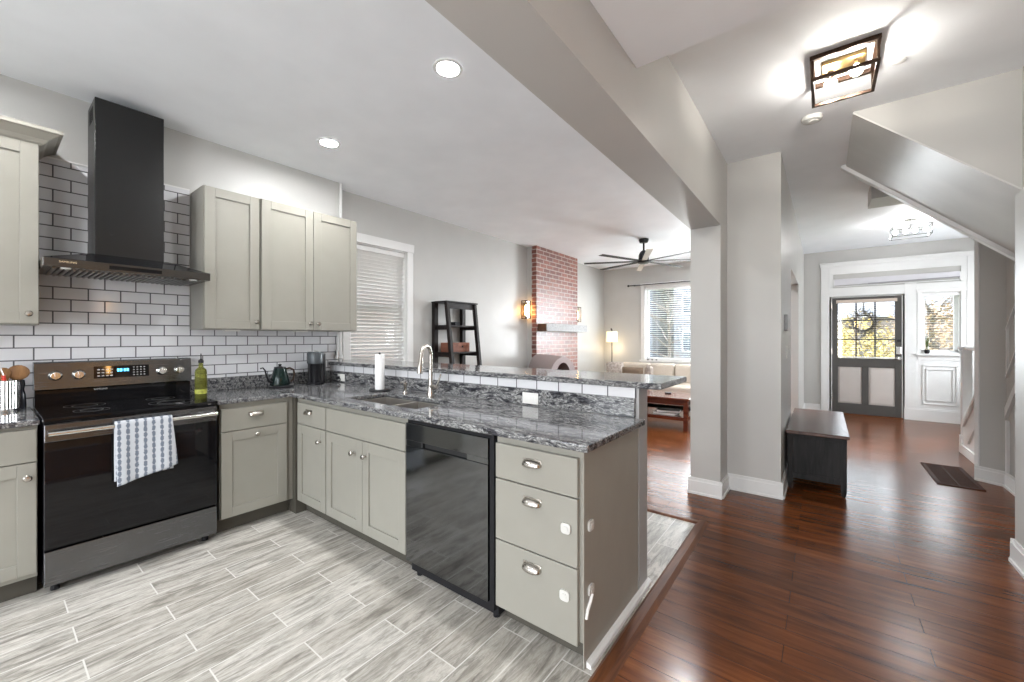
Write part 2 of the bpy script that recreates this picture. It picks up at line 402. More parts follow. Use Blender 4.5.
# towel print
towel_m = mat('printed_dish_towel', (.7,.7,.72), .9)
def mk_towel(m):
    ns, L, b = nodes(m)
    v = pos_vec(m, 'yz0'); g = N(m, 'TexBrick'); 
    n = brick(m, v, .0175, .046, .0045, (0, 0, 0), (0, 0, 0), (1, 1, 1), off=0, smooth=.3)
    # columns .04 wide with stacked figures
    vv = pos_vec(m, 'yz0', (1/.037, 1/.033, 1)); fr = N(m, 'VectorMath', operation='FRACTION'); L.new(vv, fr.inputs[0])
    sb = N(m, 'VectorMath', operation='SUBTRACT'); L.new(fr.outputs[0], sb.inputs[0]); sb.inputs[1].default_value = (.5, .5, 0)
    ml = N(m, 'VectorMath', operation='MULTIPLY'); L.new(sb.outputs[0], ml.inputs[0]); ml.inputs[1].default_value = (1.75, .72, 0)
    ln = N(m, 'VectorMath', operation='LENGTH'); L.new(ml.outputs[0], ln.inputs[0])
    nz = noise(m, pos_vec(m, 'xyz'), 140, 2); ad = N(m, 'Math', operation='MULTIPLY_ADD'); L.new(nz, ad.inputs[0]); ad.inputs[1].default_value = .42; L.new(ln.outputs['Value'], ad.inputs[2])
    c = ramp(m, ad.outputs[0], [(.52, (.13, .15, .19)), (.66, (.47, .49, .52))]); L.new(c, b.inputs['Base Color'])
    m.node_tree.nodes.remove(g); m.node_tree.nodes.remove(n)
mk_towel(towel_m)

H = 2.885
# ================================================================== SETTING
struct('floor', G().cells([-.165, 3.14, 3.16, 6.4], [-2.9, 2.955, 9.06], lambda x, y: y > 2.955 or x > 3.14, -.12, 0), wood_floor, label='dark cherry hardwood floor with boards running across the hallway')
struct('floor', box(-.1, 3.14, -2.9, 2.955, -.12, .0), ftile, label='grey wood-look plank tile floor of the kitchen')
struct('trim_1', G().prism([(3.11, 0.0), (3.125, .012), (3.165, .014), (3.19, 0.0)], 'y', -2.9, 2.99), thresh_m, label='cherry wood threshold between tile and hardwood')
struct('trim_2', G().prism([(2.93, 0.0), (2.945, .012), (2.975, .012), (2.995, 0.0)], 'x', -.1, 3.16), thresh_m)
struct('ceiling', box(-.4, 6.4, -2.9, 9.2, H, H + .15), ceil_m)
struct('ceiling', box(3.161, 4.746, -2.9, 1.63, 2.565, H), ceil_m, label='lowered ceiling box above the hallway')
# kitchen wall, recessed living wall with window opening
struct('wall_left', box(-.4, 0, -2.9, 2.0, -.1, H), wall_m)
lw = G()
lw.box(-.4, -.165, 2.0, 2.20, -.1, H); lw.box(-.4, -.165, 2.94, 8.54, -.1, H); lw.box(-.4, -.165, 2.20, 2.94, -.1, .98); lw.box(-.4, -.165, 2.20, 2.94, 2.37, H)
struct('wall_left', lw, wall_m)
struct('trim_3', box(-.02, .012, 1.985, 2.012, 1.105, H), white_m, .003, label='white vertical corner strip at the end of the kitchen wall')
# living far wall
fw = G(); wx0, wx1, wz0, wz1 = .78, 2.75, .86, 2.44
fw.box(-.4, wx0, 8.54, 8.75, -.1, H); fw.box(wx1, 3.41, 8.54, 8.75, -.1, H); fw.box(wx0, wx1, 8.54, 8.75, -.1, wz0); fw.box(wx0, wx1, 8.54, 8.75, wz1, H)
struct('wall_back', fw, wall_m)
# wall between living room and hall, with opening
struct('wall_middle', box(2.98, 3.56, 3.85, 4.6, 0, H), hall_m)
mw = G(); mw.box(3.41, 3.56, 4.6, 5.19, 0, H); mw.box(3.41, 3.56, 5.19, 6.93, 2.10, H); mw.box(3.41, 3.56, 6.93, 9.06, 0, H)
struct('wall_middle', mw, hall_m)
struct('wall_pillar', box(2.925, 3.16, 3.55, 3.85, 0, 2.274), hall_m)
struct('wall_beam', G().prism([(-2.9, 2.345), (3.85, 2.273), (3.85, H), (-2.9, H)], 'x', 2.925, 3.16), hall_m)
# hall far wall with door and sidelight openings
dx0, dx1, dzt = 3.955, 4.885, 2.055; sx0, sx1, sz0, sz1 = 5.10, 5.535, 1.085, 2.07
hf = G()
hf.box(3.41, dx0, 9.06, 9.26, -.1, H); hf.box(dx0, dx1, 9.06, 9.26, dzt, H); hf.box(dx1, sx0, 9.06, 9.26, -.1, H)
hf.box(sx0, sx1, 9.06, 9.26, -.1, sz0); hf.box(sx0, sx1, 9.06, 9.26, sz1, H); hf.box(sx1, 6.4, 9.06, 9.26, -.1, H)
struct('wall_back', hf, hall_m)
# near right wall, far right wall, rear wall with openings added for fill light
struct('wall_right', box(4.745, 4.87, -2.9, 3.56, 0, H), hall_m)
rs_ = G(); rs_.box(6.15, 6.4, 3.4, 7.25, -.1, H); rs_.box(6.15, 6.4, 8.65, 9.06, -.1, H); rs_.box(6.15, 6.4, 7.25, 8.65, -.1, 1.0); rs_.box(6.15, 6.4, 7.25, 8.65, 2.3, H)  # opening added to let fill light into the stair hall
struct('wall_right', rs_, hall_m)
struct('wall_right', box(4.87, 6.4, 3.2, 3.4, 0, H), hall_m)
rw = G(); 
rw.box(-.4, .5, -2.9, -2.7, 0, H); rw.box(.5, 2.7, -2.9, -2.7, 0, .8); rw.box(.5, 2.7, -2.9, -2.7, 2.3, H); rw.box(2.7, 3.45, -2.9, -2.7, 0, H)
rw.box(3.45, 4.45, -2.9, -2.7, 2.4, H); rw.box(4.45, 4.87, -2.9, -2.7, 0, H)
struct('wall_front', rw, wall_m)
# bulkhead over stair end + sloping glossy soffit
zs = lambda x: H - .925 * (x - 4.0)
struct('wall_bulkhead', G().prism([(4.0, H), (5.8, H), (5.8, zs(5.8)), ], 'y', 3.45, 4.56), hall_m)
sf = G(); sf.hexa([(4.0, 3.452, zs(4.0)-.012), (5.8, 3.452, zs(5.8)-.012), (5.8, 4.56, zs(5.8)-.012), (4.0, 4.56, zs(4.0)-.012),
                   (4.0, 3.452, zs(4.0)), (5.8, 3.452, zs(5.8)), (5.8, 4.56, zs(5.8)), (4.0, 4.56, zs(4.0))])
struct('ceiling', sf, soffit_m, label='glossy sloping underside of the upper stair flight')
sl = G(); a, b_ = 3.965, 5.8
sl.hexa([(a, 4.52, zs(a)-.05), (b_, 4.52, zs(b_)-.05), (b_, 4.585, zs(b_)-.05), (a, 4.585, zs(a)-.05), (a, 4.52, zs(a)), (b_, 4.52, zs(b_)), (b_, 4.585, zs(b_)+.25), (a, 4.585, zs(a))])
struct('trim_4', sl, white_m, .004, label='moulded lip along the bottom edge of the stair soffit')
struct('wall_header', box(4.22, 5.3, 5.2, 5.6, 2.72, H), hall_m)
# column by the staircase and panelled stringer wall
struct('wall_column', G().prism([(4.99, 5.52), (5.145, 5.41), (5.145, 4.2), (5.3, 4.2), (5.3, 5.72), (5.13, 5.72)], 'z', 0, H), hall_m)
struct('trim_5', G().prism([(4.975, 5.535), (4.995, 5.505), (5.03, 5.53), (5.01, 5.56)], 'z', 0, H), white_m)
# baseboards: 13 cm with a bevelled cap
def baseb(side, pts, t=.016, h=.135):
    g = G()
    for (x0, y0), (x1, y1) in zip(pts, pts[1:]):
        d = Vector((x1-x0, y1-y0, 0)); n = Vector((d.y, -d.x, 0)).normalized(); e = d.normalized()*t
        A = Vector((x0, y0, 0)) - e*.0; B = Vector((x1, y1, 0)) + e*0
        for (tt, z0, z1) in ((t, 0, h-.025), (t*.55, h-.025, h), (t+.01, 0, .018)):
            o = n*tt
            q = [A, B, B+o, A+o]
            g.hexa([(p.x, p.y, z0) for p in q] + [(p.x, p.y, z1) for p in q])
    return struct('baseboard_' + side, g, white_m)
baseb('pillar', [(2.925, 3.85), (2.925, 3.5502)]); baseb('pillar', [(2.909, 3.55), (3.176, 3.55)], .0165, .1355); baseb('pillar', [(3.16, 3.5502), (3.16, 3.8335)])
baseb('middle', [(3.16, 3.85), (3.576, 3.85)], .0165, .1355); baseb('middle', [(3.56, 3.8502), (3.56, 5.19)]); baseb('middle', [(3.56, 6.93), (3.56, 9.06)])
baseb('right', [(4.745, 3.5598), (4.745, -2.7)]); baseb('right', [(4.87, 3.56), (4.729, 3.56)])
baseb('column', [(4.98, 5.515), (5.14, 5.404)]); baseb('column', [(5.145, 5.41), (5.145, 4.2)][::-1][::-1]); baseb('left', [(-.165, 8.54), (-.165, 6.92)][::-1]); baseb('left', [(-.165, 2.4), (-.165, 5.46)])
baseb('back', [(-.165, 8.54), (3.41, 8.54)]); baseb('back', [(3.56, 9.06), (3.80, 9.06)])

# tiled backsplash areas
bs = G(); bs.T = lambda y, z, x: (x, y, z)
bs.cells([-.9, .775, 1.955], [.9, 1.40, 2.455], lambda y, z: z < 1.40 or y < .775, .0005, .008)
struct('wall_backsplash', bs, tile_wall, label='white subway tile backsplash with dark grout')
bt = G(); bt.box(.0005, .011, 1.955, 1.967, 1.02, 1.40); bt.box(.0005, .011, -.9, .775, 2.455, 2.465)
struct('trim_6', bt, white_m)
# pony wall of the peninsula
struct('wall_peninsula', box(-.16, 3.075, 1.897, 2.02, 0, 1.073), speck(mat('grey_end_wall_paint', (.38, .375, .37), .4), .03, 6), label='half wall behind the peninsula, painted grey')
struct('wall_backsplash', box(.0, 3.06, 1.888, 1.897, 1.02, 1.0728), tile_strip, label='row of white tiles under the raised bar top')
struct('trim_7', G().prism([(3.0755, 0), (3.098, 0), (3.096, .014), (3.087, .023), (3.0755, .026)], 'y', 1.30, 2.03), white_m, label='white quarter-round at the foot of the peninsula end')
# ================================================================== WINDOWS / DOORS
def casing(name, u0, u1, z0, z1, T, wd=.09, head=.11, sill=True, sillw=.05):
    g = G(T)
    g.box(u0-wd, u0, 0, .022, z0-(.03 if sill else 0), z1); g.box(u1, u1+wd, 0, .022, z0-(.03 if sill else 0), z1)
    g.box(u0-wd-.01, u1+wd+.01, 0, .028, z1, z1+head)
    if sill: g.box(u0-wd-.02, u1+wd+.02, 0, sillw, z0-.03, z0); g.box(u0-wd, u1+wd, 0, .018, z0-.11, z0-.03)
    # reveal
    g.box(u0, u0+.012, -.12, 0, z0, z1); g.box(u1-.012, u1, -.12, 0, z0, z1); g.box(u0, u1, -.12, 0, z1-.012, z1); g.box(u0, u1, -.12, 0, z0-.0, z0+.012)
    return g
def window(name, u0, u1, z0, z1, T, label, sash=True, **k):
    root = thing(name, label, 'window', T((u0+u1)/2, 0, z0), kind='structure'); 
    casing(name, u0, u1, z0, z1, T, **k).build('window_casing', white_m, root, bevel=.003)
    g = G(T); zm = (z0+z1)/2; s = .045
    for (a, b, c, d) in ((u0+.012, u1-.012, z0+.012, zm), (u0+.012, u1-.012, zm, z1-.012)) if sash else ((u0+.012, u1-.012, z0+.012, z1-.012),):
        g.box(a, a+s, -.125, -.09, c, d); g.box(b-s, b, -.125, -.09, c, d); g.box(a, b, -.125, -.09, c, c+s); g.box(a, b, -.125, -.09, d-s, d)
    g.build('sash', white_m, root, bevel=.002)
    G(T).box(u0+.04, u1-.04, -.111, -.107, z0+.04, z1-.04).build('pane', pane_m, root)
    return root
TL = lambda s, d, z: (-.165 + d, s, z)
TF = lambda s, d, z: (s, 8.54 - d, z)
TH = lambda s, d, z: (s, 9.06 - d, z)
window('window_1', 2.20, 2.94, 1.0, 2.37, TL, 'tall white-cased window behind the bar end', head=.10)
window('window_2', wx0, wx1, wz0, wz1, TF, 'wide white-cased living room window above the sofa', sash=False, head=.07, wd=.08)
window('window_3', sx0, sx1, sz0, sz1, TH, 'narrow sidelight window beside the front door', sash=False, wd=.05, head=.05, sillw=.06)
window('added_window', 7.25, 8.65, 1.0, 2.3, lambda s, d, z: (6.15 - d, s, z), 'unseen stair hall window added on the right wall for fill light')  # invented window, lets an added light into the stair hall
def blinds(u0, u1, z0, z1, T, label, m=blind_m, tilt=.35, pitch=.036, depth=.03, slat=.034, gapbot=0, group=None):
    root = thing('window_blind', label, 'blind', T((u0+u1)/2, -depth, z0))
    G(T).box(u0, u1, -depth-.03, -depth+.03, z1-.055, z1).build('head_rail', m, root, bevel=.003)
    g = G(T); z = z1 - .075
    while z > z0 + .03:
        dd, dz = slat/2*cos(tilt), slat/2*sin(tilt)
        g.hexa([(u0+.005, -depth-dd, z-dz), (u1-.005, -depth-dd, z-dz), (u1-.005, -depth+dd, z+dz), (u0+.005, -depth+dd, z+dz),
                (u0+.005, -depth-dd, z-dz+.002), (u1-.005, -depth-dd, z-dz+.002), (u1-.005, -depth+dd, z+dz+.002), (u0+.005, -depth+dd, z+dz+.002)])
        z -= pitch
    g.build('slats', m, root)
    G(T).box(u0, u1, -depth-.02, -depth+.02, z0+.002, z0+.018).build('bottom_rail', m, root, bevel=.003)
    for uu in (u0+.12*(u1-u0), u1-.12*(u1-u0)): G(T).box(uu-.0015, uu+.0015, -depth-.001, -depth+.001, z0, z1).build('ladder_cord', m, root)
    return root
blinds(2.215, 2.925, 1.015, 2.355, TL, 'grey-white horizontal blind in the window beside the kitchen cabinets', blind_b, tilt=.75, pitch=.040, slat=.046, depth=.045)
blinds(wx0+.014, wx1-.014, wz0+.015, wz1-.014, TF, 'white open slat blind in the living room window above the sofa', tilt=.10, pitch=.045, slat=.042, depth=.05)
blinds(sx0+.014, sx1-.014, sz0+.015, sz1-.014, TH, 'white open slat blind in the narrow window beside the front door', tilt=.05, pitch=.04, slat=.03, depth=.04)
# entry surround
es = G(TH)
es.box(3.81, 3.93, 0, .025, 0, 2.60); es.box(3.80, 5.74, 0, .03, 2.60, 2.66); es.box(3.79, 5.75, 0, .045, 2.655, 2.675)
es.box(4.905, 5.045, 0, .02, 0, 2.23); es.box(3.93, 5.60, 0, .018, 2.065, 2.22); es.box(3.93, 5.6, 0, .018, 2.46, 2.60); es.box(3.93, 3.985, 0, .018, 2.22, 2.46); es.box(5.535, 5.74, 0, .018, 2.22, 2.46)
es.box(5.59, 5.74, 0, .02, 0, 2.22); es.box(5.045, 5.59, 0, .012, 0, .975); es.box(5.045, 5.59, 0, .012, 2.12, 2.22); es.box(5.6, 5.75, 0, .025, 0, 2.6)
struct('trim_8', es, white_m, .002, label='white panelled surround of the front entry')
ep = G(TH)   # raised panel below the sidelight, transom moulding, tall base
for (a, b, c, d) in ((5.11, 5.50, .27, .90), (5.15, 5.46, .33, .84), (3.985, 5.535, 2.235, 2.375)):
    t = .016
    ep.box(a, b, .012, .026, c, c+t); ep.box(a, b, .012, .026, d-t, d); ep.box(a, a+t, .012, .026, c, d); ep.box(b-t, b, .012, .026, c, d)
ep.box(4.895, 5.74, .0, .03, 0, .18); ep.box(4.895, 5.74, .0, .022, .18, .2)
struct('trim_9', ep, white_m, .002, label='moulded panel and tall base below the sidelight')
tr = thing('transom_blind', 'white roll blind sagging across the transom above the front door', 'blind', TH(4.75, .03, 2.25))
tb = G(TH); tb.hexa([(4.0, .02, 2.262), (5.52, .02, 2.285), (5.52, .035, 2.285), (4.0, .035, 2.262), (4.0, .02, 2.37), (5.52, .02, 2.37), (5.52, .035, 2.37), (4.0, .035, 2.37)])
tb.build('fabric', speck(mat('transom_blind_fabric', (.62, .61, .64), .8), .03, 10), tr)
G(TH).tube([(4.45, .04, 2.268), (5.0, .04, 2.277), (5.52, .04, 2.287)], .007).build('roller', speck(mat('grey_lilac_roller', (.36, .35, .38), .6), .1, 12), tr)

# pine door added out of view for its warm reflection in the range
pd = thing('reflection_door', 'golden stained pine door added out of view in the right wall for its reflection', 'door', (4.71, .30, 0), kind='structure')
pine = wood('golden_pine', (.42, .20, .06), (.72, .40, .15), .4, (20, 20, 3))
TR = lambda s, d, z: (4.745 - d, s, z)
G(TR).box(-.12, .72, .001, .03, .01, 2.06).build('leaf', pine, pd, bevel=.003)
for a, b, c, d in ((-.02, .26, .2, .9), (.34, .62, .2, .9), (-.02, .26, 1.05, 1.95), (.34, .62, 1.05, 1.95)): G(TR).box(a, b, .03, .042, c, d).build('panel', pine, pd, bevel=.006)
g = G(TR); g.box(-.22, -.12, .001, .045, 0, 2.16); g.box(.72, .82, .001, .045, 0, 2.16); g.box(-.12, .72, .001, .045, 2.06, 2.16); g.build('casing', pine, pd, bevel=.003)
G(TR).lathe([(.012, .03), (.012, .06), (.027, .07), (.027, .085), (.001, .09)], (.66, 0, 1.0), 'y', 16).build('door_knob', brass, pd, smooth=True)
# front door
def door_leaf():
    r = thing('door_1', 'dark taupe front door with nine-pane window and two beige panels', 'door', TH((dx0+dx1)/2, 0, 0), kind='structure')
    a0, a1 = dx0+.012, dx1-.012
    g = G(TH); y0, y1 = -.05, -.008
    gx0, gx1, gz0, gz1 = 4.05, 4.79, .985, 1.965
    g.box(a0, gx0, y0, y1, .012, 2.045); g.box(gx1, a1, y0, y1, .012, 2.045); g.box(gx0, gx1, y0, y1, gz1, 2.045); g.box(gx0, gx1, y0, y1, .83, gz0)
    g.box(gx0, gx1, y0, y1, .012, .19); g.box(4.37, 4.46, y0, y1, .19, .83)
    g.build('frame', door_m, r, bevel=.003)
    for (p0, p1) in ((gx0, 4.37), (4.46, gx1)):
        p = G(TH); p.box(p0, p1, y0+.01, y1-.012, .19, .83); p.box(p0+.02, p1-.02, y1-.012, y1-.004, .21, .81); p.build('panel', doorp_m, r, bevel=.004)
    m = G(TH)
    for k in (1, 2):
        x = gx0 + (gx1-gx0)*k/3; m.box(x-.011, x+.011, y0+.005, y1-.003, gz0, gz1)
        z = gz0 + (gz1-gz0)*k/3; m.box(gx0, gx1, y0+.005, y1-.003, z-.011, z+.011)
    m.build('muntin', door_m, r)
    G(TH).box(gx0, gx1, -.031, -.028, gz0, gz1).build('pane', pane_m, r)
    k = G(TH); k.lathe([(.028, 0), (.03, .008), (.012, .012), (.012, .035), (.026, .045), (.028, .06), (.018, .072), (.004, .074)], (4.836, -.01, 1.0), 'y', 20)
    k.build('door_knob', chrome, r, smooth=True)
    k = G(TH); k.box(4.805, 4.868, -.01, .018, 1.06, 1.19); k.build('keypad_lock', chrome, r, bevel=.01)
    k = G(TH); k.lathe([(.02, 0), (.02, .015), (.008, .02)], (4.842, -.01, 1.29), 'y', 16); k.box(4.81, 4.86, -.01, .02, 1.27, 1.31); k.build('door_latch', black_m, r)
    h = G(TH)
    for z in (.25, 1.05, 1.85): h.box(dx0+.004, dx0+.016, -.012, .002, z, z+.09)
    h.build('hinge', steel, r)
    fr = G(TH); fr.box(dx0-.03, dx0+.012, -.19, .0, 0, 2.06); fr.box(dx1-.012, dx1+.02, -.19, .0, 0, 2.06); fr.box(dx0, dx1, -.19, 0, 2.045, 2.07); fr.build('door_frame', white_m, r)
    G(TH).box(dx0, dx1, -.16, .03, 0, .014).build('threshold', thresh_m, r, bevel=.003)
    return r
door_leaf()
db = thing('window_blind', 'cream valance and slat blind hung on the front door window', 'blind', TH(4.42, .01, 1.0))
G(TH).box(4.025, 4.815, .0, .035, 1.945, 2.0).build('head_rail', speck(mat('cream_valance', (.60, .50, .43), .7), .03, 20), db, bevel=.004)
g = G(TH); z = 1.93
while z > 1.02: g.box(4.055, 4.785, -.003, .018, z, z+.0018); z -= .038
g.build('slats', blind_m, db); G(TH).box(4.05, 4.79, -.002, .02, .99, 1.012).build('bottom_rail', blind_m, db, bevel=.003)
wr = G()   # wreath outside the door glass
cx, cz = 4.40, 1.60
for k in range(260):
    a = random.uniform(0, 2*pi); r0 = random.uniform(.11, .16); L_ = random.uniform(.06, .17); d = a + random.choice((-1, 1))*random.uniform(.3, 1.3)
    p = Vector((cx + r0*cos(a), 9.17 + random.uniform(-.02, .02), cz + r0*sin(a))); q = p + Vector((cos(d)*L_, random.uniform(-.02, .02), sin(d)*L_))
    wr.tube([p, q], [.004, .0015], 5)
ring = [(cx + .135*cos(t*pi/12), 9.17, cz + .135*sin(t*pi/12)) for t in range(25)]
wr.tube(ring, .018, 8); wr.box(cx-.01, cx+.01, 9.16, 9.175, cz+.13, 2.04)
tag(wr.build('wreath', twig), 'dark twig wreath hanging outside the front door window', 'wreath')

# sidelight sill bits
sp = thing('potted_plant', 'tiny plant in a dark round pot on the sidelight windowsill', 'plant', (5.16, 9.02, 1.086))
G().lathe([(.022, 1.086), (.034, 1.11), (.034, 1.135), (.026, 1.15)], (5.16, 9.02, 0), 'z', 16).build('pot', black_m, sp, smooth=True)
pl = G()
for k in range(12):
    a = random.uniform(0, 6.28); pl.tube([(5.16, 9.02, 1.145), (5.16+.012*cos(a), 9.02+.012*sin(a), 1.25), (5.16+.025*cos(a), 9.02+.02*sin(a), random.uniform(1.3, 1.42))], [.003, .004, .001], 5)
pl.build('leaves', leaf_g, sp)

# ================================================================== KITCHEN CABINETS
TX = lambda x0: (lambda s, d, z: (x0 + d, s, z))
TY = lambda y0: (lambda s, d, z: (s, y0 - d, z))
def shaker(T, s0, s1, z0, z1, rail=.065):
    g = G(T)
    g.box(s0, s1, 0, .012, z0, z1)
    g.box(s0, s0+rail, .012, .021, z0, z1); g.box(s1-rail, s1, .012, .021, z0, z1)
    g.box(s0+rail, s1-rail, .012, .021, z0, z0+rail); g.box(s0+rail, s1-rail, .012, .021, z1-rail, z1)
    return g
def slab(T, s0, s1, z0, z1): return G(T).box(s0, s1, 0, .021, z0, z1)
def knob(T, s, z, parent, mat_=steel):
    g = G(T); g.lathe([(.009, .020), (.006, .024), (.006, .036), (.015, .041), (.0165, .047), (.012, .053), (.001, .055)], (s, 0, z), 'y', 16)
    o = g.build('knob', mat_, parent, smooth=True); return o
def cup(T, s, z, parent, W=.047, Hh=.026, D=.030):
    g = G(T)
    def fn(u, v):
        a = pi*u; b = v*pi*.56
        return (s - W*cos(a)*(1 if v else 1), .021 + D*(sin(a)**.6)*sin(b), z + Hh*(sin(a)**.6)*cos(b) - (Hh*.35 if False else 0))
    g.grid(fn, 16, 8)
    g.box(s-W, s+W, .021, .0225, z, z+Hh)
    return g.build('cup_pull', steel, parent, smooth=True, solid=.0018)
def base_cab(label, T, s0, s1, doors, depth=.60, name='base_cabinet', hollow=False, kick=True):
    r = thing(name, label, 'cabinet', T((s0+s1)/2, -.3, 0))
    if hollow:
        g = G(T); g.box(s0, s0+.018, -depth, 0, .105, .887); g.box(s1-.018, s1, -depth, 0, .105, .887); g.box(s0+.018, s1-.018, -depth, -.02, .105, .125)
        g.box(s0+.018, s1-.018, -.02, 0, .105, .145); g.box(s0+.018, s1-.018, -.02, 0, .66, .887); g.build('carcass', cab_m, r)
    else: G(T).box(s0, s1, -depth, 0, .105, .887).build('carcass', cab_m, r, bevel=.0015)
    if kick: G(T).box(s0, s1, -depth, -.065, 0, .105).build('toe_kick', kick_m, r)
    for d in doors:
        kind, a, b, z0, z1 = d[:5]
        if kind == 'door':
            o = shaker(T, a, b, z0, z1).build('door', cab_m, r, bevel=.0018); knob(T, d[5][0], d[5][1], o)
        elif kind == 'drawer':
            o = slab(T, a, b, z0, z1).build('drawer', cab_m, r, bevel=.0018)
            if len(d) > 5: cup(T, d[5][0], d[5][1], o)
        else:
            slab(T, a, b, z0, z1).build('false_front', cab_m, r, bevel=.0018)
    return r
zt, zg, zb = .850, .695, .113
K = TX(.612)
base_cab('sage grey base cabinet left of the black range, one drawer over one door', K, -.60, -.012, [('drawer', -.58, -.016, .703, .868, (-.30, .80)), ('door', -.58, -.016, .130, .697, (-.048, .625))])
base_cab('sage grey base cabinet between the range and the inside corner', K, .785, 1.262, [('drawer', .79, 1.212, .70, .852, (1.0, .79)), ('door', .79, 1.212, .113, .694, (1.005, .655))])
Q = TY(1.282)
base_cab('narrow base cabinet on the peninsula beside the inside corner', Q, .66, 1.104, [('drawer', .69, 1.098, .695, zt, (.868, .785)), ('door', .69, 1.098, zb, .689, (1.035, .605))], depth=.58)
base_cab('wide sink base cabinet with two doors under the sink', Q, 1.106, 1.975, [('false', 1.11, 1.972, .695, zt), ('door', 1.11, 1.545, zb, .689, (1.452, .60)), ('door', 1.549, 1.972, zb, .689, (1.585, .60))], depth=.58, hollow=True)
dc = base_cab('three-drawer base cabinet at the end of the peninsula', Q, 2.625, 3.07, [('drawer', 2.632, 3.056, .692, zt, (2.838, .785)), ('drawer', 2.632, 3.056, .410, .686, (2.838, .618)), ('drawer', 2.632, 3.056, .097, .404, (2.838, .335))], depth=.60)
G().prism([(1.283, .0), (1.883, .0), (1.883, .887), (1.283, .887), (1.283, .10), (1.283, .1)], 'x', 3.0705, 3.0745).build('end_panel', cab_side_m, dc)
def lock(c, ax, parent):
    g = G(); q = []
    for R_, k0 in ((.0225, 0),):
        for qx, qy in ((1, 1), (-1, 1), (-1, -1), (1, -1)):
            for t in range(5):
                a = {(1, 1): 0, (-1, 1): pi/2, (-1, -1): pi, (1, -1): 3*pi/2}[(qx, qy)] + t*pi/8
                q.append((qx*.009 + .013*cos(a), qy*.009 + .013*sin(a)))
    if ax == 'y': g.prism([(c[0]+u, c[2]+v) for u, v in q], 'y', c[1]-.009, c[1]); g.prism([(c[0]+u*.5, c[2]+v*.5) for u, v in q], 'y', c[1]-.012, c[1]-.009)
    else: g.prism([(c[1]+u, c[2]+v) for u, v in q], 'x', c[0], c[0]+.009); g.prism([(c[1]+u*.5, c[2]+v*.5) for u, v in q], 'x', c[0]+.009, c[0]+.012)
    o = g.build('child_lock', lock_m, parent, bevel=.0015); o['label'] = 'white plastic child-lock pad'; return o
lock_m = speck(mat('ivory_lock_plastic', (.56, .55, .52), .5), .03, 20)
for c in ((3.006, 1.261, .56), (3.0, 1.261, .285)): lock(c, 'y', dc)
for c in ((3.0745, 1.335, .565), (3.0745, 1.338, .300)): lock(c, 'x', dc)
o = G().tube([(3.083, 1.338, .285), (3.083, 1.325, .262), (3.080, 1.305, .235), (3.078, 1.296, .20)], .007, 8).build('lock_strap', plastic_w, dc)
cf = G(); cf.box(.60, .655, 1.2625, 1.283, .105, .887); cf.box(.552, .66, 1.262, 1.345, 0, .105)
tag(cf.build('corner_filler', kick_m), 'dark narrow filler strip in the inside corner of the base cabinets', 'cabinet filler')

# upper cabinets
def upper(label, s0, s1, depth, doors, z0=1.397, z1=2.437, crown=False, under=True):
    T = TX(depth); r = thing('wall_cabinet', label, 'cabinet', T((s0+s1)/2, -depth, z0))
    G(T).box(s0, s1, -depth+.009, 0, z0, z1).build('carcass', cab_m, r, bevel=.0015)
    for (a, b, ks) in doors:
        o = shaker(T, a, b, z0+.006, z1-.004, .067).build('door', cab_m, r, bevel=.0018)
        knob(T, ks, z0+.062, o)
    if crown:
        c = G(); e = depth+.021
        prof = [(e-.01, z1-.015), (e+.01, z1), (e+.022, z1+.02), (e+.06, z1+.05), (e+.075, z1+.055), (e+.075, z1+.075), (.01, z1+.075), (.01, z1-.015)]
        A = [c.v((x, s0, z)) for x, z in prof]
        B_ = [c.v((x if x > .02 else x, s1 + max(0, (x-e+.01)), z)) for x, z in prof]
        # mitred end: outline shifted outwards along y as the profile steps out
        n = len(prof)
        for i in range(n): c.f([A[i], A[(i+1) % n], B_[(i+1) % n], B_[i]])
        c.f(A[::-1])
        E_ = [c.v((.01, s1 + max(0, (x-e+.01)), z)) for x, z in prof[:6]]
        for i in range(5): c.f([B_[i], B_[i+1], E_[i+1], E_[i]])
        tp = c.f([B_[5], B_[6], E_[5]])
        c.f([B_[7]] + [B_[0], E_[0]])
        c.build('crown_moulding', cab_side_m, r)
    return r
upper('sage grey wall cabinet with crown moulding left of the range hood', -.60, .010, .315, [(-.575, .006, -.03)], 1.408, 2.430, True)
u1 = upper('single-door sage wall cabinet right beside the range hood', .780, 1.148, .297, [(.784, 1.143, 1.115)])
u2 = upper('two-door sage wall cabinet next to the window', 1.150, 1.978, .312, [(1.154, 1.560, 1.528), (1.564, 1.974, 1.598)])
G(TX(0)).box(.79, .797, .02, .29, 1.41, 2.42)
for s in (.98, 1.50): G().box(.2, .26, s-.05, s+.05, 1.386, 1.397).build('under_light', plastic_w, u1 if s < 1.1 else u2)

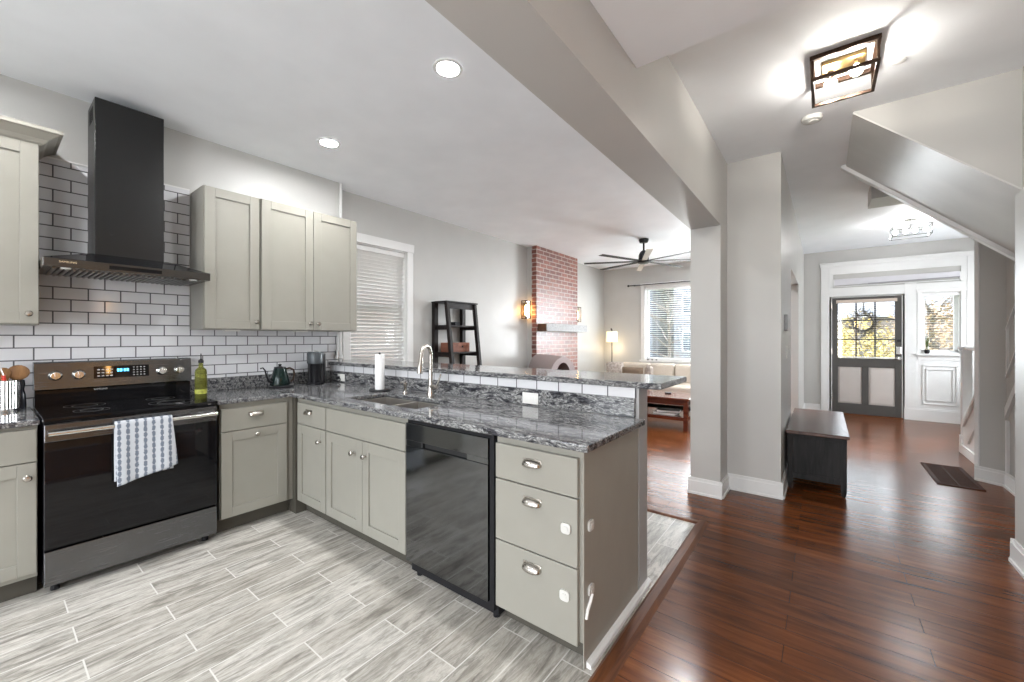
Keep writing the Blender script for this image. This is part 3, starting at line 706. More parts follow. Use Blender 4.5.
# ================================================================== COUNTERS
ct = G().cells([.0085, .652, 1.20, 1.935, 3.115], [.765, 1.232, 1.36, 1.685, 1.8745], lambda x, y: (x < .652 or y > 1.232) and not (1.20 < x < 1.935 and 1.36 < y < 1.685), .888, .918)
top = ct.build('countertop', granite, bevel=.006, segs=3, origin=(1.5, 1.5, .888)); tag(top, 'grey veined granite countertop wrapping the corner and the peninsula', 'countertop')
ORG[top.name] = (1.5, 1.5, .888)
G().box(.0085, .028, .768, 1.874, .9185, 1.020).build('backsplash', granite, top, bevel=.002)
G().box(.029, 3.058, 1.875, 1.8965, .9185, 1.0195).build('backsplash', granite, top, bevel=.002)
tag(G().box(.0085, .652, -.62, -.006, .888, .918).build('countertop', granite, bevel=.006, segs=3), 'short granite countertop left of the range', 'countertop')
tag(G().cells([-.16, .0, 3.06, 3.08, 3.195], [1.872, 2.021, 2.36], lambda x, y: x > 0 or y > 2.021, 1.0735, 1.106).build('bar_top', granite, bevel=.006, segs=3), 'raised granite bar top along the back of the peninsula', 'countertop')
# outlets
def outlet(c, ax, label, plug=False, w2=.058, h2=.034):
    r = thing('wall_outlet', label, 'outlet', c); x, y, z = c
    G().box(x-w2, x+w2, y-.006, y, z-h2, z+h2).build('cover_plate', plastic_w, r, bevel=.002)
    s = G()
    for dx in (-.022, .022): s.box(x+dx-.016, x+dx+.016, y-.0085, y-.006, z-.014, z+.014)
    s.build('socket', plastic_w, r, bevel=.002)
    if plug: pass
    return r
outlet((2.402, 1.8749, .962), 'y', 'white outlet on the granite backsplash near the middle of the peninsula')
outlet((.235, 1.8749, .962), 'y', 'white outlet with black plug in the corner behind the coffee maker')
# sink
sk = thing('kitchen_sink', 'undermount double-bowl stainless sink in the granite counter', 'sink', (1.57, 1.52, .70))
def bowl(x0, x1, y0, y1, zb_, nm):
    g = G(); t = .012
    g.box(x0-t, x0, y0-t, y1+t, zb_, .887); g.box(x1, x1+t, y0-t, y1+t, zb_, .887); g.box(x0, x1, y0-t, y0, zb_, .887); g.box(x0, x1, y1, y1+t, zb_, .887)
    g.box(x0-t, x1+t, y0-t, y1+t, zb_-t, zb_)
    o = g.build('bowl', sink_m, sk, bevel=.004)
    G().lathe([(.04, zb_+.001), (.042, zb_+.004), (.03, zb_+.005), (.028, zb_+.001)], ((x0+x1)/2, (y0+y1)/2, 0), 'z', 20).build('drain', chrome, o, smooth=True)
bowl(1.212, 1.555, 1.372, 1.673, .70, 0); bowl(1.580, 1.923, 1.372, 1.673, .70, 0)
fa = thing('kitchen_faucet', 'brushed nickel gooseneck pull-down faucet behind the sink', 'faucet', (1.634, 1.745, .918))
G().lathe([(.028, .9185), (.028, .935), (.024, .95), (.019, 1.0), (.018, 1.04), (.016, 1.09), (.014, 1.11)], (1.634, 1.745, 0), 'z', 20).build('faucet_body', steel, fa, smooth=True)
fd = lambda q, z: (1.634 + .32*q, 1.745 - .947*q, z)
arc = [fd(0, 1.10), fd(0, 1.20)] + [fd(.062 - .062*cos(pi*k/10), 1.215+.064*sin(pi*k/10)) for k in range(0, 10)] + [fd(.128, 1.20)]
G().tube(arc, .0135, 14).build('spout', steel, fa, smooth=True)
G().tube([fd(.128, 1.205), fd(.132, 1.18), fd(.142, 1.12), fd(.146, 1.095)], [.013, .016, .021, .0195], 14).build('spray_head', steel, fa, smooth=True)
G().tube([(1.634, 1.745, .995), (1.69, 1.735, .99), (1.712, 1.732, .995)], [.017, .017, .014], 10).build('handle_hub', steel, fa, smooth=True)
G().tube([(1.705, 1.733, .995), (1.722, 1.742, 1.04), (1.732, 1.75, 1.085)], [.007, .006, .005], 8).build('handle', steel, fa, smooth=True)
sd_ = thing('soap_dispenser', 'small brushed nickel soap dispenser left of the faucet', 'soap dispenser', (1.365, 1.735, .918))
G().lathe([(.022, .9185), (.022, .928), (.013, .936), (.012, .975), (.017, .982), (.017, 1.0), (.006, 1.006)], (1.365, 1.735, 0), 'z', 16).build('pump_base', steel, sd_, smooth=True)
G().tube([(1.365, 1.735, 1.0), (1.367, 1.73, 1.014), (1.38, 1.68, 1.006)], .0065, 8).build('nozzle', steel, sd_, smooth=True)

# ================================================================== DISHWASHER
dw = thing('dishwasher', 'black stainless dishwasher in the peninsula beside the drawer stack', 'dishwasher', (2.3, 1.5, 0))
G().box(1.982, 2.618, 1.30, 1.86, .02, .884).build('tub', black_m, dw)
D = TY(1.30)
d = G(D); d.box(1.986, 2.588, 0, .045, .095, .738); d.box(1.986, 2.588, 0, .018, .738, .768); d.box(1.986, 2.588, 0, .045, .768, .862)
d.box(1.986, 2.12, .018, .043, .738, .768); d.box(2.45, 2.588, .018, .043, .738, .768); d.build('door', dw_m, dw, bevel=.002)
G(D).box(2.12, 2.45, .018, .022, .738, .768).build('handle_recess', dark_m, dw)  # near-black sheet, shade of the pocket put into the colour
G(D).box(1.984, 2.618, .0, .03, .862, .884).build('control_edge', black_m, dw)
G(D).box(2.592, 2.618, .0, .035, .06, .884).build('side_gasket', black_m, dw)
G(D).box(2.02, 2.56, -.05, -.03, .01, .09).build('kick_plate', black_m, dw)
for x in (2.03, 2.59): G(D).cyl((x, -.02, 0), .018, .09, 'z', 10).build('foot', black_m, dw)
# ================================================================== RANGE
burner_m = speck(mat('burner_print', (.035, .035, .035), .3), .1, 20)
rg = thing('electric_range', 'black stainless electric range with a towel on the oven handle', 'range', (.33, .38, 0))
G().box(.03, .632, .006, .756, .045, .900).build('body', black_m, rg, bevel=.002)
G().box(.03, .662, .0, .762, .900, .919).build('cooktop', glass_black, rg, bevel=.004)
for (x, y, r_) in ((.22, .20, .09), (.22, .56, .075), (.48, .20, .075), (.48, .56, .11)):
    for rr in (r_, r_*.62): G().tube([(x + rr*cos(t*pi/24), y + rr*sin(t*pi/24), .9191) for t in range(49)], .0009, 4).build('burner_ring', burner_m, rg)
R = TX(.634)
dr = G(R); dr.box(.006, .756, 0, .034, .795, .886)
od = dr.build('oven_door', blkss, rg, bevel=.003)
G(R).box(.006, .756, 0, .030, .240, .7945).build('oven_glass', glass_black, od, bevel=.002)
G(R).tube([(.018, .072, .842), (.745, .072, .842)], .012, 14).build('handle', chrome, od, smooth=True)
for s in (.03, .733): G(R).box(s-.012, s+.012, .03, .072, .832, .852).build('handle_bracket', chrome, od, bevel=.003)
G(R).box(.006, .756, 0, .032, .050, .228).build('storage_drawer', blkss, rg, bevel=.003)
for s in (.05, .71): G(R).cyl((s, -.04, 0), .018, .05, 'z', 10).build('foot', black_m, rg)
bg = G()
bg.prism([(.012, .919), (.090, .919), (.092, 1.015), (.012, 1.015)], 'y', .004, .758); bk = bg.build('backguard_base', glass_black, rg, bevel=.002)
bp = G(); bp.prism([(.012, 1.016), (.112, 1.020), (.096, 1.182), (.088, 1.187), (.012, 1.187)], 'y', .0, .762); bpo = bp.build('control_panel', blkss, rg, bevel=.002)
# plane of the panel: x = .112 - .016*(z-1.02)/.162
px = lambda z: .112 - .016*(z-1.02)/.162
g = G(); g.hexa([(px(1.072)-.01, .252, 1.072), (px(1.072)+.0012, .252, 1.072), (px(1.072)+.0012, .522, 1.072), (px(1.072)-.01, .522, 1.072),
                 (px(1.150)-.01, .252, 1.150), (px(1.150)+.0012, .252, 1.150), (px(1.150)+.0012, .522, 1.150), (px(1.150)-.01, .522, 1.150)])
dsp = g.build('display', glass_black, bpo)
for yy in (.268, .288, .308, .328):
    for zz in (1.085, 1.105, 1.125): G().box(px(zz)+.0012, px(zz)+.0018, yy, yy+.012, zz, zz+.006).build('button_legend', ink_w, dsp)
for yy in (.44, .458, .476, .494):
    for zz in (1.083, 1.10, 1.117, 1.134): G().box(px(zz)+.0012, px(zz)+.0018, yy, yy+.008, zz, zz+.005).build('button_legend', ink_w, dsp)
lg = G()
for yy in (.362, .376, .394, .408): lg.box(px(1.118)+.0012, px(1.118)+.002, yy, yy+.010, 1.112, 1.130)
lg.build('clock_digits', blue_led, dsp)
for yy in (.086, .184, .590, .688):
    kb = G(); kb.lathe([(.030, .106), (.030, .114), (.026, .118), (.024, .136), (.021, .139), (.001, .139)], (0, yy, 1.104), 'x', 24); kb.box(.136, .146, yy-.005, yy+.005, 1.082, 1.126)
    kb.build('burner_knob', chrome, rg, smooth=True, bevel=.001)
def lettering(txt, size, loc, rot, m, parent, name='lettering', extr=.0006):
    c = bpy.data.curves.new(name, 'FONT'); c.body = txt; c.size = size; c.extrude = extr; c.align_x = 'CENTER'
    o = bpy.data.objects.new(name, c); C.objects.link(o)
    dg = bpy.context.evaluated_depsgraph_get(); me = bpy.data.meshes.new_from_object(o.evaluated_get(dg))
    bpy.data.objects.remove(o); me.materials.append(m)
    o = bpy.data.objects.new(name, me); C.objects.link(o); o.parent = parent
    root = parent
    while root.parent: root = root.parent
    o.location = Vector(loc) - Vector(ORG[root.name]); o.rotation_euler = rot
    return o
# (+X facing text: rotate x 90, z 90)
lettering('SAMSUNG', .014, (.0935, .285, .999), (radians(90), 0, radians(90)), ink_w, bk)
# towel over the handle
def towel(u, v):
    y = .262 + .250*u; 
    if v < .42: # back fall
        t = 1 - v/.42; z = .856 - .325*t; x = .6895 + .012*max(0, t-.6)
        x += .0015*sin(u*11); z += .012*u*t
        return (x, y + .012*t*u, z)
    if v < .5:
        a = (v-.42)/.08*pi; return (.706 - .0165*cos(a), y, .856 + .0125*sin(a))
    t = (v-.5)/.5; z = .856 - (.345 - .062*u)*t
    x = .7225 + .010*t + .006*sin(u*9+1)*t + .004*sin(u*17)*t
    return (x, .262 + (.250 + .02*t)*u + .006*t, z)
tw = thing('dish_towel', 'white dish towel with blue-grey print hanging on the oven handle', 'towel', (.71, .385, .51))
G().grid(towel, 24, 60).build('front_cloth', towel_m, tw, smooth=True, solid=.003)
# ================================================================== HOOD
hd = thing('range_hood', 'black stainless chimney range hood above the range', 'range hood', (.2, .39, 1.69))
cn = G(); cn.hexa([(.009, .012, 1.727), (.498, .012, 1.727), (.498, .768, 1.727), (.009, .768, 1.727), (.009, .012, 1.775), (.498, .012, 1.775), (.498, .768, 1.775), (.009, .768, 1.775)])
cno = cn.build('canopy', hood_lo, hd, bevel=.002)
G().hexa([(.009, .012, 1.7755), (.498, .012, 1.7755), (.498, .768, 1.7755), (.009, .768, 1.7755), (.009, .22, 1.852), (.285, .22, 1.852), (.285, .585, 1.852), (.009, .585, 1.852)]).build('canopy_slope', glass_black, hd, bevel=.002)
G().box(.009, .272, .236, .568, 1.84, 2.825).build('chimney_cover', hood_m, hd, bevel=.002)
vs = G()
for k in range(8): vs.box(.08+.018*k, .086+.018*k, .2352, .2362, 2.70, 2.79)
vs.build('vent_slot', dark_m, hd)
fl = G()
for k in range(26): fl.box(.05, .44, .05+.026*k, .062+.026*k, 1.719, 1.7265)
fl.build('grease_filter', speck(mat('steel_filter', (.3, .3, .3), .3, 1), .1, 20), hd)
G().box(.498, .4995, .27, .51, 1.740, 1.762).build('touch_panel', glass_black, hd)
for y in (.10, .68): G().cyl((.46, y, 1.722), .02, .005, 'z', 16).build('lamp', plastic_w, hd)
lettering('SAMSUNG', .015, (.4992, .105, 1.752), (radians(90), 0, radians(90)), gold_ink, cno)

# ================================================================== COUNTER ITEMS
ke = thing('kettle', 'dark green gooseneck kettle beside the coffee maker', 'kettle', (.22, 1.335, .94))
kc = (.22, 1.335, 0)
G().lathe([(.072, .941), (.074, .95), (.062, 1.01), (.050, 1.065), (.044, 1.082)], kc, 'z', 28).build('kettle_body', green_m, ke, smooth=True)
G().lathe([(.0445, 1.0825), (.044, 1.092), (.015, 1.096), (.010, 1.10), (.013, 1.108), (.012, 1.116), (.002, 1.118)], kc, 'z', 24).build('lid', black_m, ke, smooth=True)
G().tube([(.235, 1.272, .965), (.25, 1.235, .985), (.26, 1.215, 1.03), (.262, 1.205, 1.07), (.27, 1.185, 1.095), (.275, 1.165, 1.09)], [.012, .009, .007, .006, .005, .005], 10).build('spout', black_m, ke, smooth=True)
G().tube([(.21, 1.378, 1.07), (.205, 1.42, 1.078), (.20, 1.455, 1.06), (.20, 1.462, 1.02), (.20, 1.45, .975), (.20, 1.43, .96)], .008, 10).build('handle', wood('kettle_handle_wood', (.03, .018, .012), (.07, .04, .025), .5), ke, smooth=True)
kb = thing('heating_stand', 'black heating base under the green kettle', 'kettle base', (.23, 1.36, .918))
G().lathe([(.088, .9185), (.090, .93), (.078, .9395)], (.225, 1.345, 0), 'z', 28, 1, 1.1).build('plate', black_m, kb, smooth=True)
G().lathe([(.014, .93), (.014, .945)], (.25, 1.425, 0), 'z', 16).build('dial', chrome, kb, smooth=True)
def rotT(cx, cy, a):
    ca, sa = cos(a), sin(a)
    return lambda s, d, z: (cx + ca*s - sa*d, cy + sa*s + ca*d, z)
cm = thing('coffee_maker', 'compact black and slate capsule coffee maker in the corner', 'coffee maker', (.17, 1.66, .918))
A = rotT(.165, 1.665, radians(-32))    # s = forward
G(A).box(-.12, .02, -.062, .075, .9185, 1.19).build('water_column', black_m, cm, bevel=.012, segs=3)
G(A).lathe([(.066, 1.105), (.068, 1.115), (.068, 1.20), (.062, 1.212), (.02, 1.214)], (.045, 0, 0), 'z', 28).build('brew_head', grey_pl, cm, smooth=True)
G(A).lathe([(.040, .93), (.046, 1.10), (.055, 1.115)], (.035, 0, 0), 'z', 24).build('brew_body', black_m, cm, smooth=True)
G(A).lathe([(.062, .9185), (.062, .932), (.05, .936)], (.085, 0, 0), 'z', 28).build('drip_tray', black_m, cm, smooth=True)
G(A).box(-.05, .07, -.012, .012, 1.214, 1.222).build('lever', chrome, cm, bevel=.003)
cd = thing('power_cord', 'black cord and plug running to the corner outlet', 'cord', (.2, 1.8, .93))
G().tube([(.11, 1.78, .93), (.13, 1.82, .95), (.17, 1.84, .935), (.22, 1.85, .925), (.25, 1.855, .94), (.232, 1.862, .955)], .0045, 8).build('cable', black_m, cd, smooth=True)
G().box(.200, .226, 1.838, 1.866, .948, .974).build('plug', black_m, cd, bevel=.003)
pth = thing('paper_towel_holder', 'black round stand holding the paper towel roll', 'paper towel holder', (1.06, 1.72, .918))
G().lathe([(.082, .9185), (.082, .926), (.07, .93)], (1.062, 1.722, 0), 'z', 28).build('base', black_m, pth, smooth=True)
G().tube([(1.062, 1.722, .92), (1.062, 1.722, 1.212)], .006).build('rod', black_m, pth, smooth=True)
G().ball((1.062, 1.722, 1.214), .008).build('finial', black_m, pth, smooth=True)
tag(G().lathe([(.016, .9305), (.035, .9305), (.036, .94), (.036, 1.200), (.034, 1.205), (.016, 1.205)], (1.062, 1.722, 0), 'z', 32).build('paper_towel_roll', paper, smooth=True), 'white paper towel roll standing between the corner and the sink', 'paper towel')
ob = thing('oil_bottle', 'glass bottle of yellow-green olive oil with black pourer beside the range', 'bottle', (.455, .726, .919))
oc = (.455, .726, 0)
G().lathe([(.032, .9195), (.034, .925), (.034, 1.10), (.030, 1.118), (.014, 1.135), (.013, 1.165)], oc, 'z', 24).build('glass', oil_m, ob, smooth=True)
G().lathe([(.0345, .955), (.0345, .985)], oc, 'z', 24).build('label', oil_lbl, ob, smooth=True)
g = G(); g.lathe([(.015, 1.163), (.016, 1.18), (.008, 1.187), (.004, 1.193), (.003, 1.228)], oc, 'z', 16); g.build('pourer', black_m, ob, smooth=True)
# utensils left of the range
uc = thing('utensil_crock', 'perforated stainless utensil crock left of the range', 'utensil holder', (.15, -.115, .918))
g = G(); n = 28; rr = .058; cxu, cyu = .15, -.115
g.lathe([(rr, .9185), (rr, .94)], (cxu, cyu, 0), 'z', n); g.lathe([(rr-.004, 1.085), (rr+.001, 1.087), (rr+.001, 1.095), (rr-.004, 1.097), (rr-.004, 1.085)], (cxu, cyu, 0), 'z', n, cap=False)
for k in range(n):
    a = 2*pi*k/n; 
    g.tube([(cxu+rr*cos(a), cyu+rr*sin(a), .935), (cxu+rr*cos(a), cyu+rr*sin(a), 1.09)], .0058 if k % 4 == 0 else .0034, 5)
for z in [.94+.0125*k for k in range(12)]:
    g.tube([(cxu+rr*cos(t*pi/14), cyu+rr*sin(t*pi/14), z) for t in range(29)], .0022, 4)
g.build('crock', chrome, uc, smooth=False)
G().lathe([(rr-.0025, .93), (rr-.0025, 1.088)], (cxu, cyu, 0), 'z', 28, cap=False).build('hole_shade', dark_m, uc, smooth=True)  # dark sleeve put in as the shade behind the holes
sp_ = thing('wooden_spoon', 'olive wood spoon with round bowl leaning right in the crock', 'spoon', (.15, -.07, 1.09))
G().tube([(.15, -.085, .945), (.155, -.06, 1.09)], [.006, .007]).build('handle', spoonwood, sp_, smooth=True)
G().ball((.156, -.060, 1.135), .044, 16, 10, .35, 1, 1).build('bowl', spoonwood, sp_, smooth=True)
sp2 = thing('wooden_spatula', 'wide wooden spatula standing in the middle of the crock', 'spatula', (.17, -.115, 1.09))
G().tube([(.165, -.105, .945), (.17, -.12, 1.10)], .006).build('handle', spoonwood, sp2)
g = G(); g.T = lambda y, z, x: (x, y, z); g.prism([(-.14, 1.095), (-.095, 1.095), (-.082, 1.14), (-.10, 1.165), (-.155, 1.175), (-.152, 1.13)], 'z', .166, .174)
g.build('blade', spoonwood, sp2, bevel=.002)
rs = thing('red_spatula', 'red-handled utensil in front in the crock', 'utensil', (.19, -.11, 1.09))
G().tube([(.18, -.10, .945), (.196, -.112, 1.10), (.198, -.114, 1.125)], [.006, .009, .007]).build('handle', red_m, rs, smooth=True)
G().tube([(.198, -.114, 1.125), (.20, -.125, 1.17)], [.004, .003]).build('tip', chrome, rs, smooth=True)
tag(G().lathe([(.026, .9185), (.027, .94), (.024, 1.0), (.018, 1.03), (.022, 1.06), (.020, 1.085), (.006, 1.095)], (.08, -.052, 0), 'z', 20).build('pepper_mill', speck(mat('navy_black_mill', (.012, .013, .02), .25), .1, 20), smooth=True), 'dark pepper mill between the utensil crock and the range', 'pepper mill')
# white cloth hanging at the end of the tiles
hc = G(); hc.grid(lambda u, v: (.024 + .010*sin(u*pi*3)*(.4+v), 1.972 + (u-.5)*(.022 + .062*v**1.5), 1.39 - .265*v), 14, 14)
tag(hc.build('hanging_cloth', paper, smooth=True, solid=.003), 'white cloth hanging at the end of the tiled wall by the window', 'cloth')

# ================================================================== CEILING LIGHTS
_lens = {}
def lens_of(p):
    if p not in _lens: _lens[p] = mat('lit_downlight_lens', (1, 1, 1), .3, emit=p/.0367, ecol=(.985, .99, 1))
    return _lens[p]
def downlight(x, y, label, power=16):
    r = thing('recessed_light', label, 'ceiling light', (x, y, H-.004), group='recessed ceiling lights')
    G().lathe([(.062, H-.0015), (.085, H-.0015), (.084, H-.006), (.066, H-.009), (.062, H-.006), (.062, H-.0015)], (x, y, 0), 'z', 32, cap=False).build('trim_ring', white_m, r, smooth=True)
    G().lathe([(.061, H-.0035), (.055, H-.0045), (.001, H-.005)], (x, y, 0), 'z', 28).build('lens', lens_of(power), r, smooth=True)
downlight(.727, 1.488, 'recessed ceiling light above the corner by the wall cabinets')
downlight(2.127, 1.441, 'recessed ceiling light nearest the beam')
downlight(.85, -.35, 'added recessed fill light behind the camera over the range side', 13)  # unseen downlight added to even out the kitchen light
downlight(2.20, -.75, 'added recessed fill light behind the camera near the beam', 12)  # second unseen downlight, also added for evenness
downlight(2.62, 4.75, 'added recessed fill light in the living room behind the pillar', 46)  # added living room fill, hidden by pillar and beam
downlight(2.72, 7.1, 'added recessed fill light in the far right corner of the living room', 46)  # added living room fill, out of view like the one before
# hall flush light: rectangular bronze cage with two bulbs
def cage(name, label, x0, x1, y0, y1, zt_, zb_, m):
    cx, cy = (x0+x1)/2, (y0+y1)/2
    r = thing(name, label, 'ceiling light', (cx, cy, zb_))
    f = G()
    for z, th in ((zt_, .012), (zb_, .008)):
        f.box(x0-th, x1+th, y0-th, y0+th, z-th, z+th); f.box(x0-th, x1+th, y1-th, y1+th, z-th, z+th)
        f.box(x0-th, x0+th, y0+th, y1-th, z-th, z+th); f.box(x1-th, x1+th, y0+th, y1-th, z-th, z+th)
    for x in (x0, x1):
        for y in (y0, y1): f.box(x-.006, x+.006, y-.006, y+.006, zb_+.008, zt_-.012)
    f.build('frame', m, r, bevel=.001)
    return r, cx, cy
hl, cx, cy = cage('flush_ceiling_light', 'dark bronze rectangular cage ceiling light with two glowing bulbs in the hall', 3.79, 4.062, 2.60, 2.92, H-.013, 2.757, bronze)
G().box(cx-.095, cx+.095, cy-.075, cy+.075, H-.025, H-.001).build('ceiling_plate', brass, hl, bevel=.002)
for x, dy in ((cx-.055, .03), (cx+.055, -.03)):
    G().tube([(x, cy+dy*.4, H-.022), (x, cy+dy, H-.055)], .014, 12).build('socket', bronze, hl)
    G().ball((x, cy+dy*1.3, 2.80), .03, 20, 12).build('bulb', bulb, hl, smooth=True)
h2 = thing('flush_ceiling_light', 'chrome open-frame ceiling light with white bulbs near the front door', 'ceiling light', (4.74, 7.2, 2.72))
f = G(); bx0, bx1, by0, by1, t = 4.56, 4.93, 7.08, 7.32, .004
for z in (2.79, 2.66):
    f.tube([(bx0, by0, z), (bx1, by0, z)], t, 6); f.tube([(bx0, by1, z), (bx1, by1, z)], t, 6); f.tube([(bx0, by0, z), (bx0, by1, z)], t, 6); f.tube([(bx1, by0, z), (bx1, by1, z)], t, 6)
for x in (bx0, bx1):
    for y in (by0, by1): f.tube([(x, y, 2.66), (x, y, 2.79)], t, 6)
f.tube([(bx0, 7.2, 2.735), (bx1, 7.2, 2.735)], t, 6); f.tube([(4.745, by0, 2.79), (4.745, by1, 2.79)], t, 6)
f.build('frame', mat('smoked_chrome', (.25, .25, .25), .2, 1), h2)
G().lathe([(.065, H-.002), (.062, H-.012), (.008, H-.018), (.007, 2.735)], (4.745, 7.2, 0), 'z', 24).build('canopy', chrome, h2, smooth=True)
for x in (4.60, 4.70, 4.79, 4.89):
    G().ball((x, 7.2, 2.735), .026, 16, 10).build('bulb', bulb_w, h2, smooth=True)
g = G(); g.lathe([(.062, H-.001), (.062, H-.016), (.055, H-.028), (.03, H-.036), (.001, H-.037)], (3.775, 3.36, 0), 'z', 28)
sm = g.build('smoke_detector', speck(mat('detector_plastic', (.60, .60, .58), .4), .03, 20), smooth=True, origin=(3.775, 3.36, H-.037)); tag(sm, 'round white smoke detector on the hall ceiling beyond the bronze light', 'smoke detector')
ORG[sm.name] = (3.775, 3.36, H-.037)
G().lathe([(.03, H-.0355), (.031, H-.040), (.026, H-.041)], (3.785, 3.35, 0), 'z', 20).build('vent_ring', plastic_w, sm, smooth=True)
tag(G().lathe([(.032, H-.001), (.031, H-.006), (.02, H-.009), (.001, H-.009)], (4.175, 2.93, 0), 'z', 20).build('blank_plate', white_m, smooth=True), 'small round white blank cap on the hall ceiling right of the bronze light', 'cover cap')

# ================================================================== HALL
be = thing('storage_bench', 'charcoal wooden storage bench with brown top in the hallway', 'bench', (3.79, 4.87, 0))
b0, b1, c0, c1 = 3.585, 3.995, 4.175, 5.56
G().box(b0-.012, b1+.018, c0-.02, c1+.02, .492, .520).build('bench_top', bench_top_m, be, bevel=.004)
for (x, y) in ((b0, c0), (b1-.04, c0), (b0, c1-.04), (b1-.04, c1-.04)):
    g = G(); g.box(x, x+.04, y, y+.04, .06, .492); g.lathe([(.012, 0), (.017, .02), (.020, .06)], (x+.02, y+.02, 0), 'z', 12); g.build('leg', bench_m, be, bevel=.002)
g = G(); g.box(b0+.04, b1-.04, c0+.012, c0+.028, .115, .485); g.build('end_panel', bench_m, be)
for z0, z1 in ((.10, .15), (.455, .49)): G().box(b0+.04, b1-.04, c0+.004, c0+.034, z0, z1).build('end_rail', bench_m, be, bevel=.002)
g = G(); g.box(b1-.028, b1-.012, c0+.04, c1-.04, .115, .49); g.box(b1-.034, b1-.005, c0+.04, c1-.04, .10, .15); g.build('front_panel', bench_m, be, bevel=.002)
g = G(); g.box(b0+.01, b0+.025, c0+.04, c1-.04, .115, .49); g.box(b0+.04, b1-.04, c1-.028, c1-.012, .115, .49); g.build('rear_panel', bench_m, be)
fv = thing('floor_vent', 'dark bronze rectangular floor grille set in the hardwood', 'floor vent', (4.815, 5.53, 0))
v0, v1, w0, w1 = 4.665, 4.965, 5.125, 5.925
g = G(); g.box(v0, v1, w0, w0+.03, .0, .008); g.box(v0, v1, w1-.03, w1, 0, .008); g.box(v0, v0+.03, w0, w1, 0, .008); g.box(v1-.03, v1, w0, w1, 0, .008)
vent_m = speck(mat('brown_vent_metal', (.05, .02, .012), .55, 0, spec=.1), .2, 30)
g.build('vent_frame', vent_m, fv, bevel=.002); g = G()
y = w0 + .045
while y < w1 - .03: g.box(v0+.03, v1-.03, y, y+.010, .0, .006); y += .022
g.box((v0+v1)/2-.006, (v0+v1)/2+.006, w0, w1, 0, .0065); g.build('slats', vent_m, fv); G().box(v0+.02, v1-.02, w0+.02, w1-.02, .0003, .001).build('dark_duct', dark_m, fv)
th = G(); th.box(3.56, 3.585, 4.19, 4.30, 1.40, 1.545)
tag(th.build('thermostat', speck(mat('grey_thermostat', (.25, .25, .25), .4), .1, 20), bevel=.003), 'grey rectangular control panel on the hall wall above the bench', 'thermostat')
ls = thing('light_switch', 'white double light switch on the hall wall beyond the grey panel', 'switch', (3.56, 4.46, 1.20))
G().box(3.5605, 3.567, 4.40, 4.52, 1.14, 1.26).build('cover_plate', plastic_w, ls, bevel=.002)
for yy in (4.43, 4.49): G().box(3.567, 3.571, yy-.014, yy+.014, 1.17, 1.23).build('toggle', plastic_w, ls, bevel=.001)
# staircase
st = thing('staircase', 'white panelled staircase rising from the front hall on the right', 'staircase', (5.6, 6.2, 0))
zl = lambda y: .32 + (6.80 - y)*.83
g = G(); g.prism([(6.80, 0), (6.80, zl(6.80)), (5.721, zl(5.721)), (5.721, 0)], 'x', 5.125, 5.18); g.build('stringer', white_m, st, bevel=.003)
g = G()
for k in range(9):
    y = 6.75 - .235*k; g.box(5.301 if y < 5.8 else 5.181, 6.149, y-.235, y, .0, .185*(k+1))
g.build('steps', white_m, st)
g = G()
for (y0, y1, z0) in ((6.72, 5.74, .0), ):
    for (oz) in (.06,):
        ya, yb = 6.66, 6.34; 
        g.hexa([(5.105, ya, zl(ya)-.12), (5.125, ya, zl(ya)-.12), (5.125, 5.74, zl(5.74)-.12), (5.105, 5.74, zl(5.74)-.12), (5.105, ya, zl(ya)-.09), (5.125, ya, zl(ya)-.09), (5.125, 5.74, zl(5.74)-.09), (5.105, 5.74, zl(5.74)-.09)])
        g.hexa([(5.105, 6.45, .16), (5.125, 6.45, .16), (5.125, 5.9, .62), (5.105, 5.9, .62), (5.105, 6.45, .19), (5.125, 6.45, .19), (5.125, 5.9, .65), (5.105, 5.9, .65)])
g.box(5.105, 5.125, 5.74, 6.8, 0, .10)
g.build('panel_moulding', white_m, st, bevel=.003)
g = G(); g.box(5.12, 5.20, 6.73, 6.81, 0, 1.20); g.box(5.105, 5.215, 6.715, 6.825, 1.20, 1.235); g.box(5.11, 5.21, 6.72, 6.82, 0, .2); g.build('newel_post', white_m, st, bevel=.004)
G().box(5.13, 5.19, 5.74, 6.715, 1.195, 1.23).build('landing_rail', white_m, st, bevel=.006)
# inclined wainscot mouldings on the column side facing the hall
g = G()
def incl(y0, z0, y1, z1, t=.03):
    g.hexa([(5.125, y0, z0), (5.145, y0, z0), (5.145, y1, z1), (5.125, y1, z1), (5.125, y0, z0+t), (5.145, y0, z0+t), (5.145, y1, z1+t), (5.125, y1, z1+t)])
incl(5.38, .62, 4.3, 1.70, .09); incl(5.36, .98, 4.4, 1.95, .02); incl(5.36, 1.40, 4.4, 2.3, .02)
g.box(5.125, 5.145, 5.33, 5.36, .14, .60); g.box(5.128, 5.145, 5.34, 5.36, 1.0, 1.42)
struct('trim_10', g, white_m, label='inclined wainscot mouldings on the stair column')

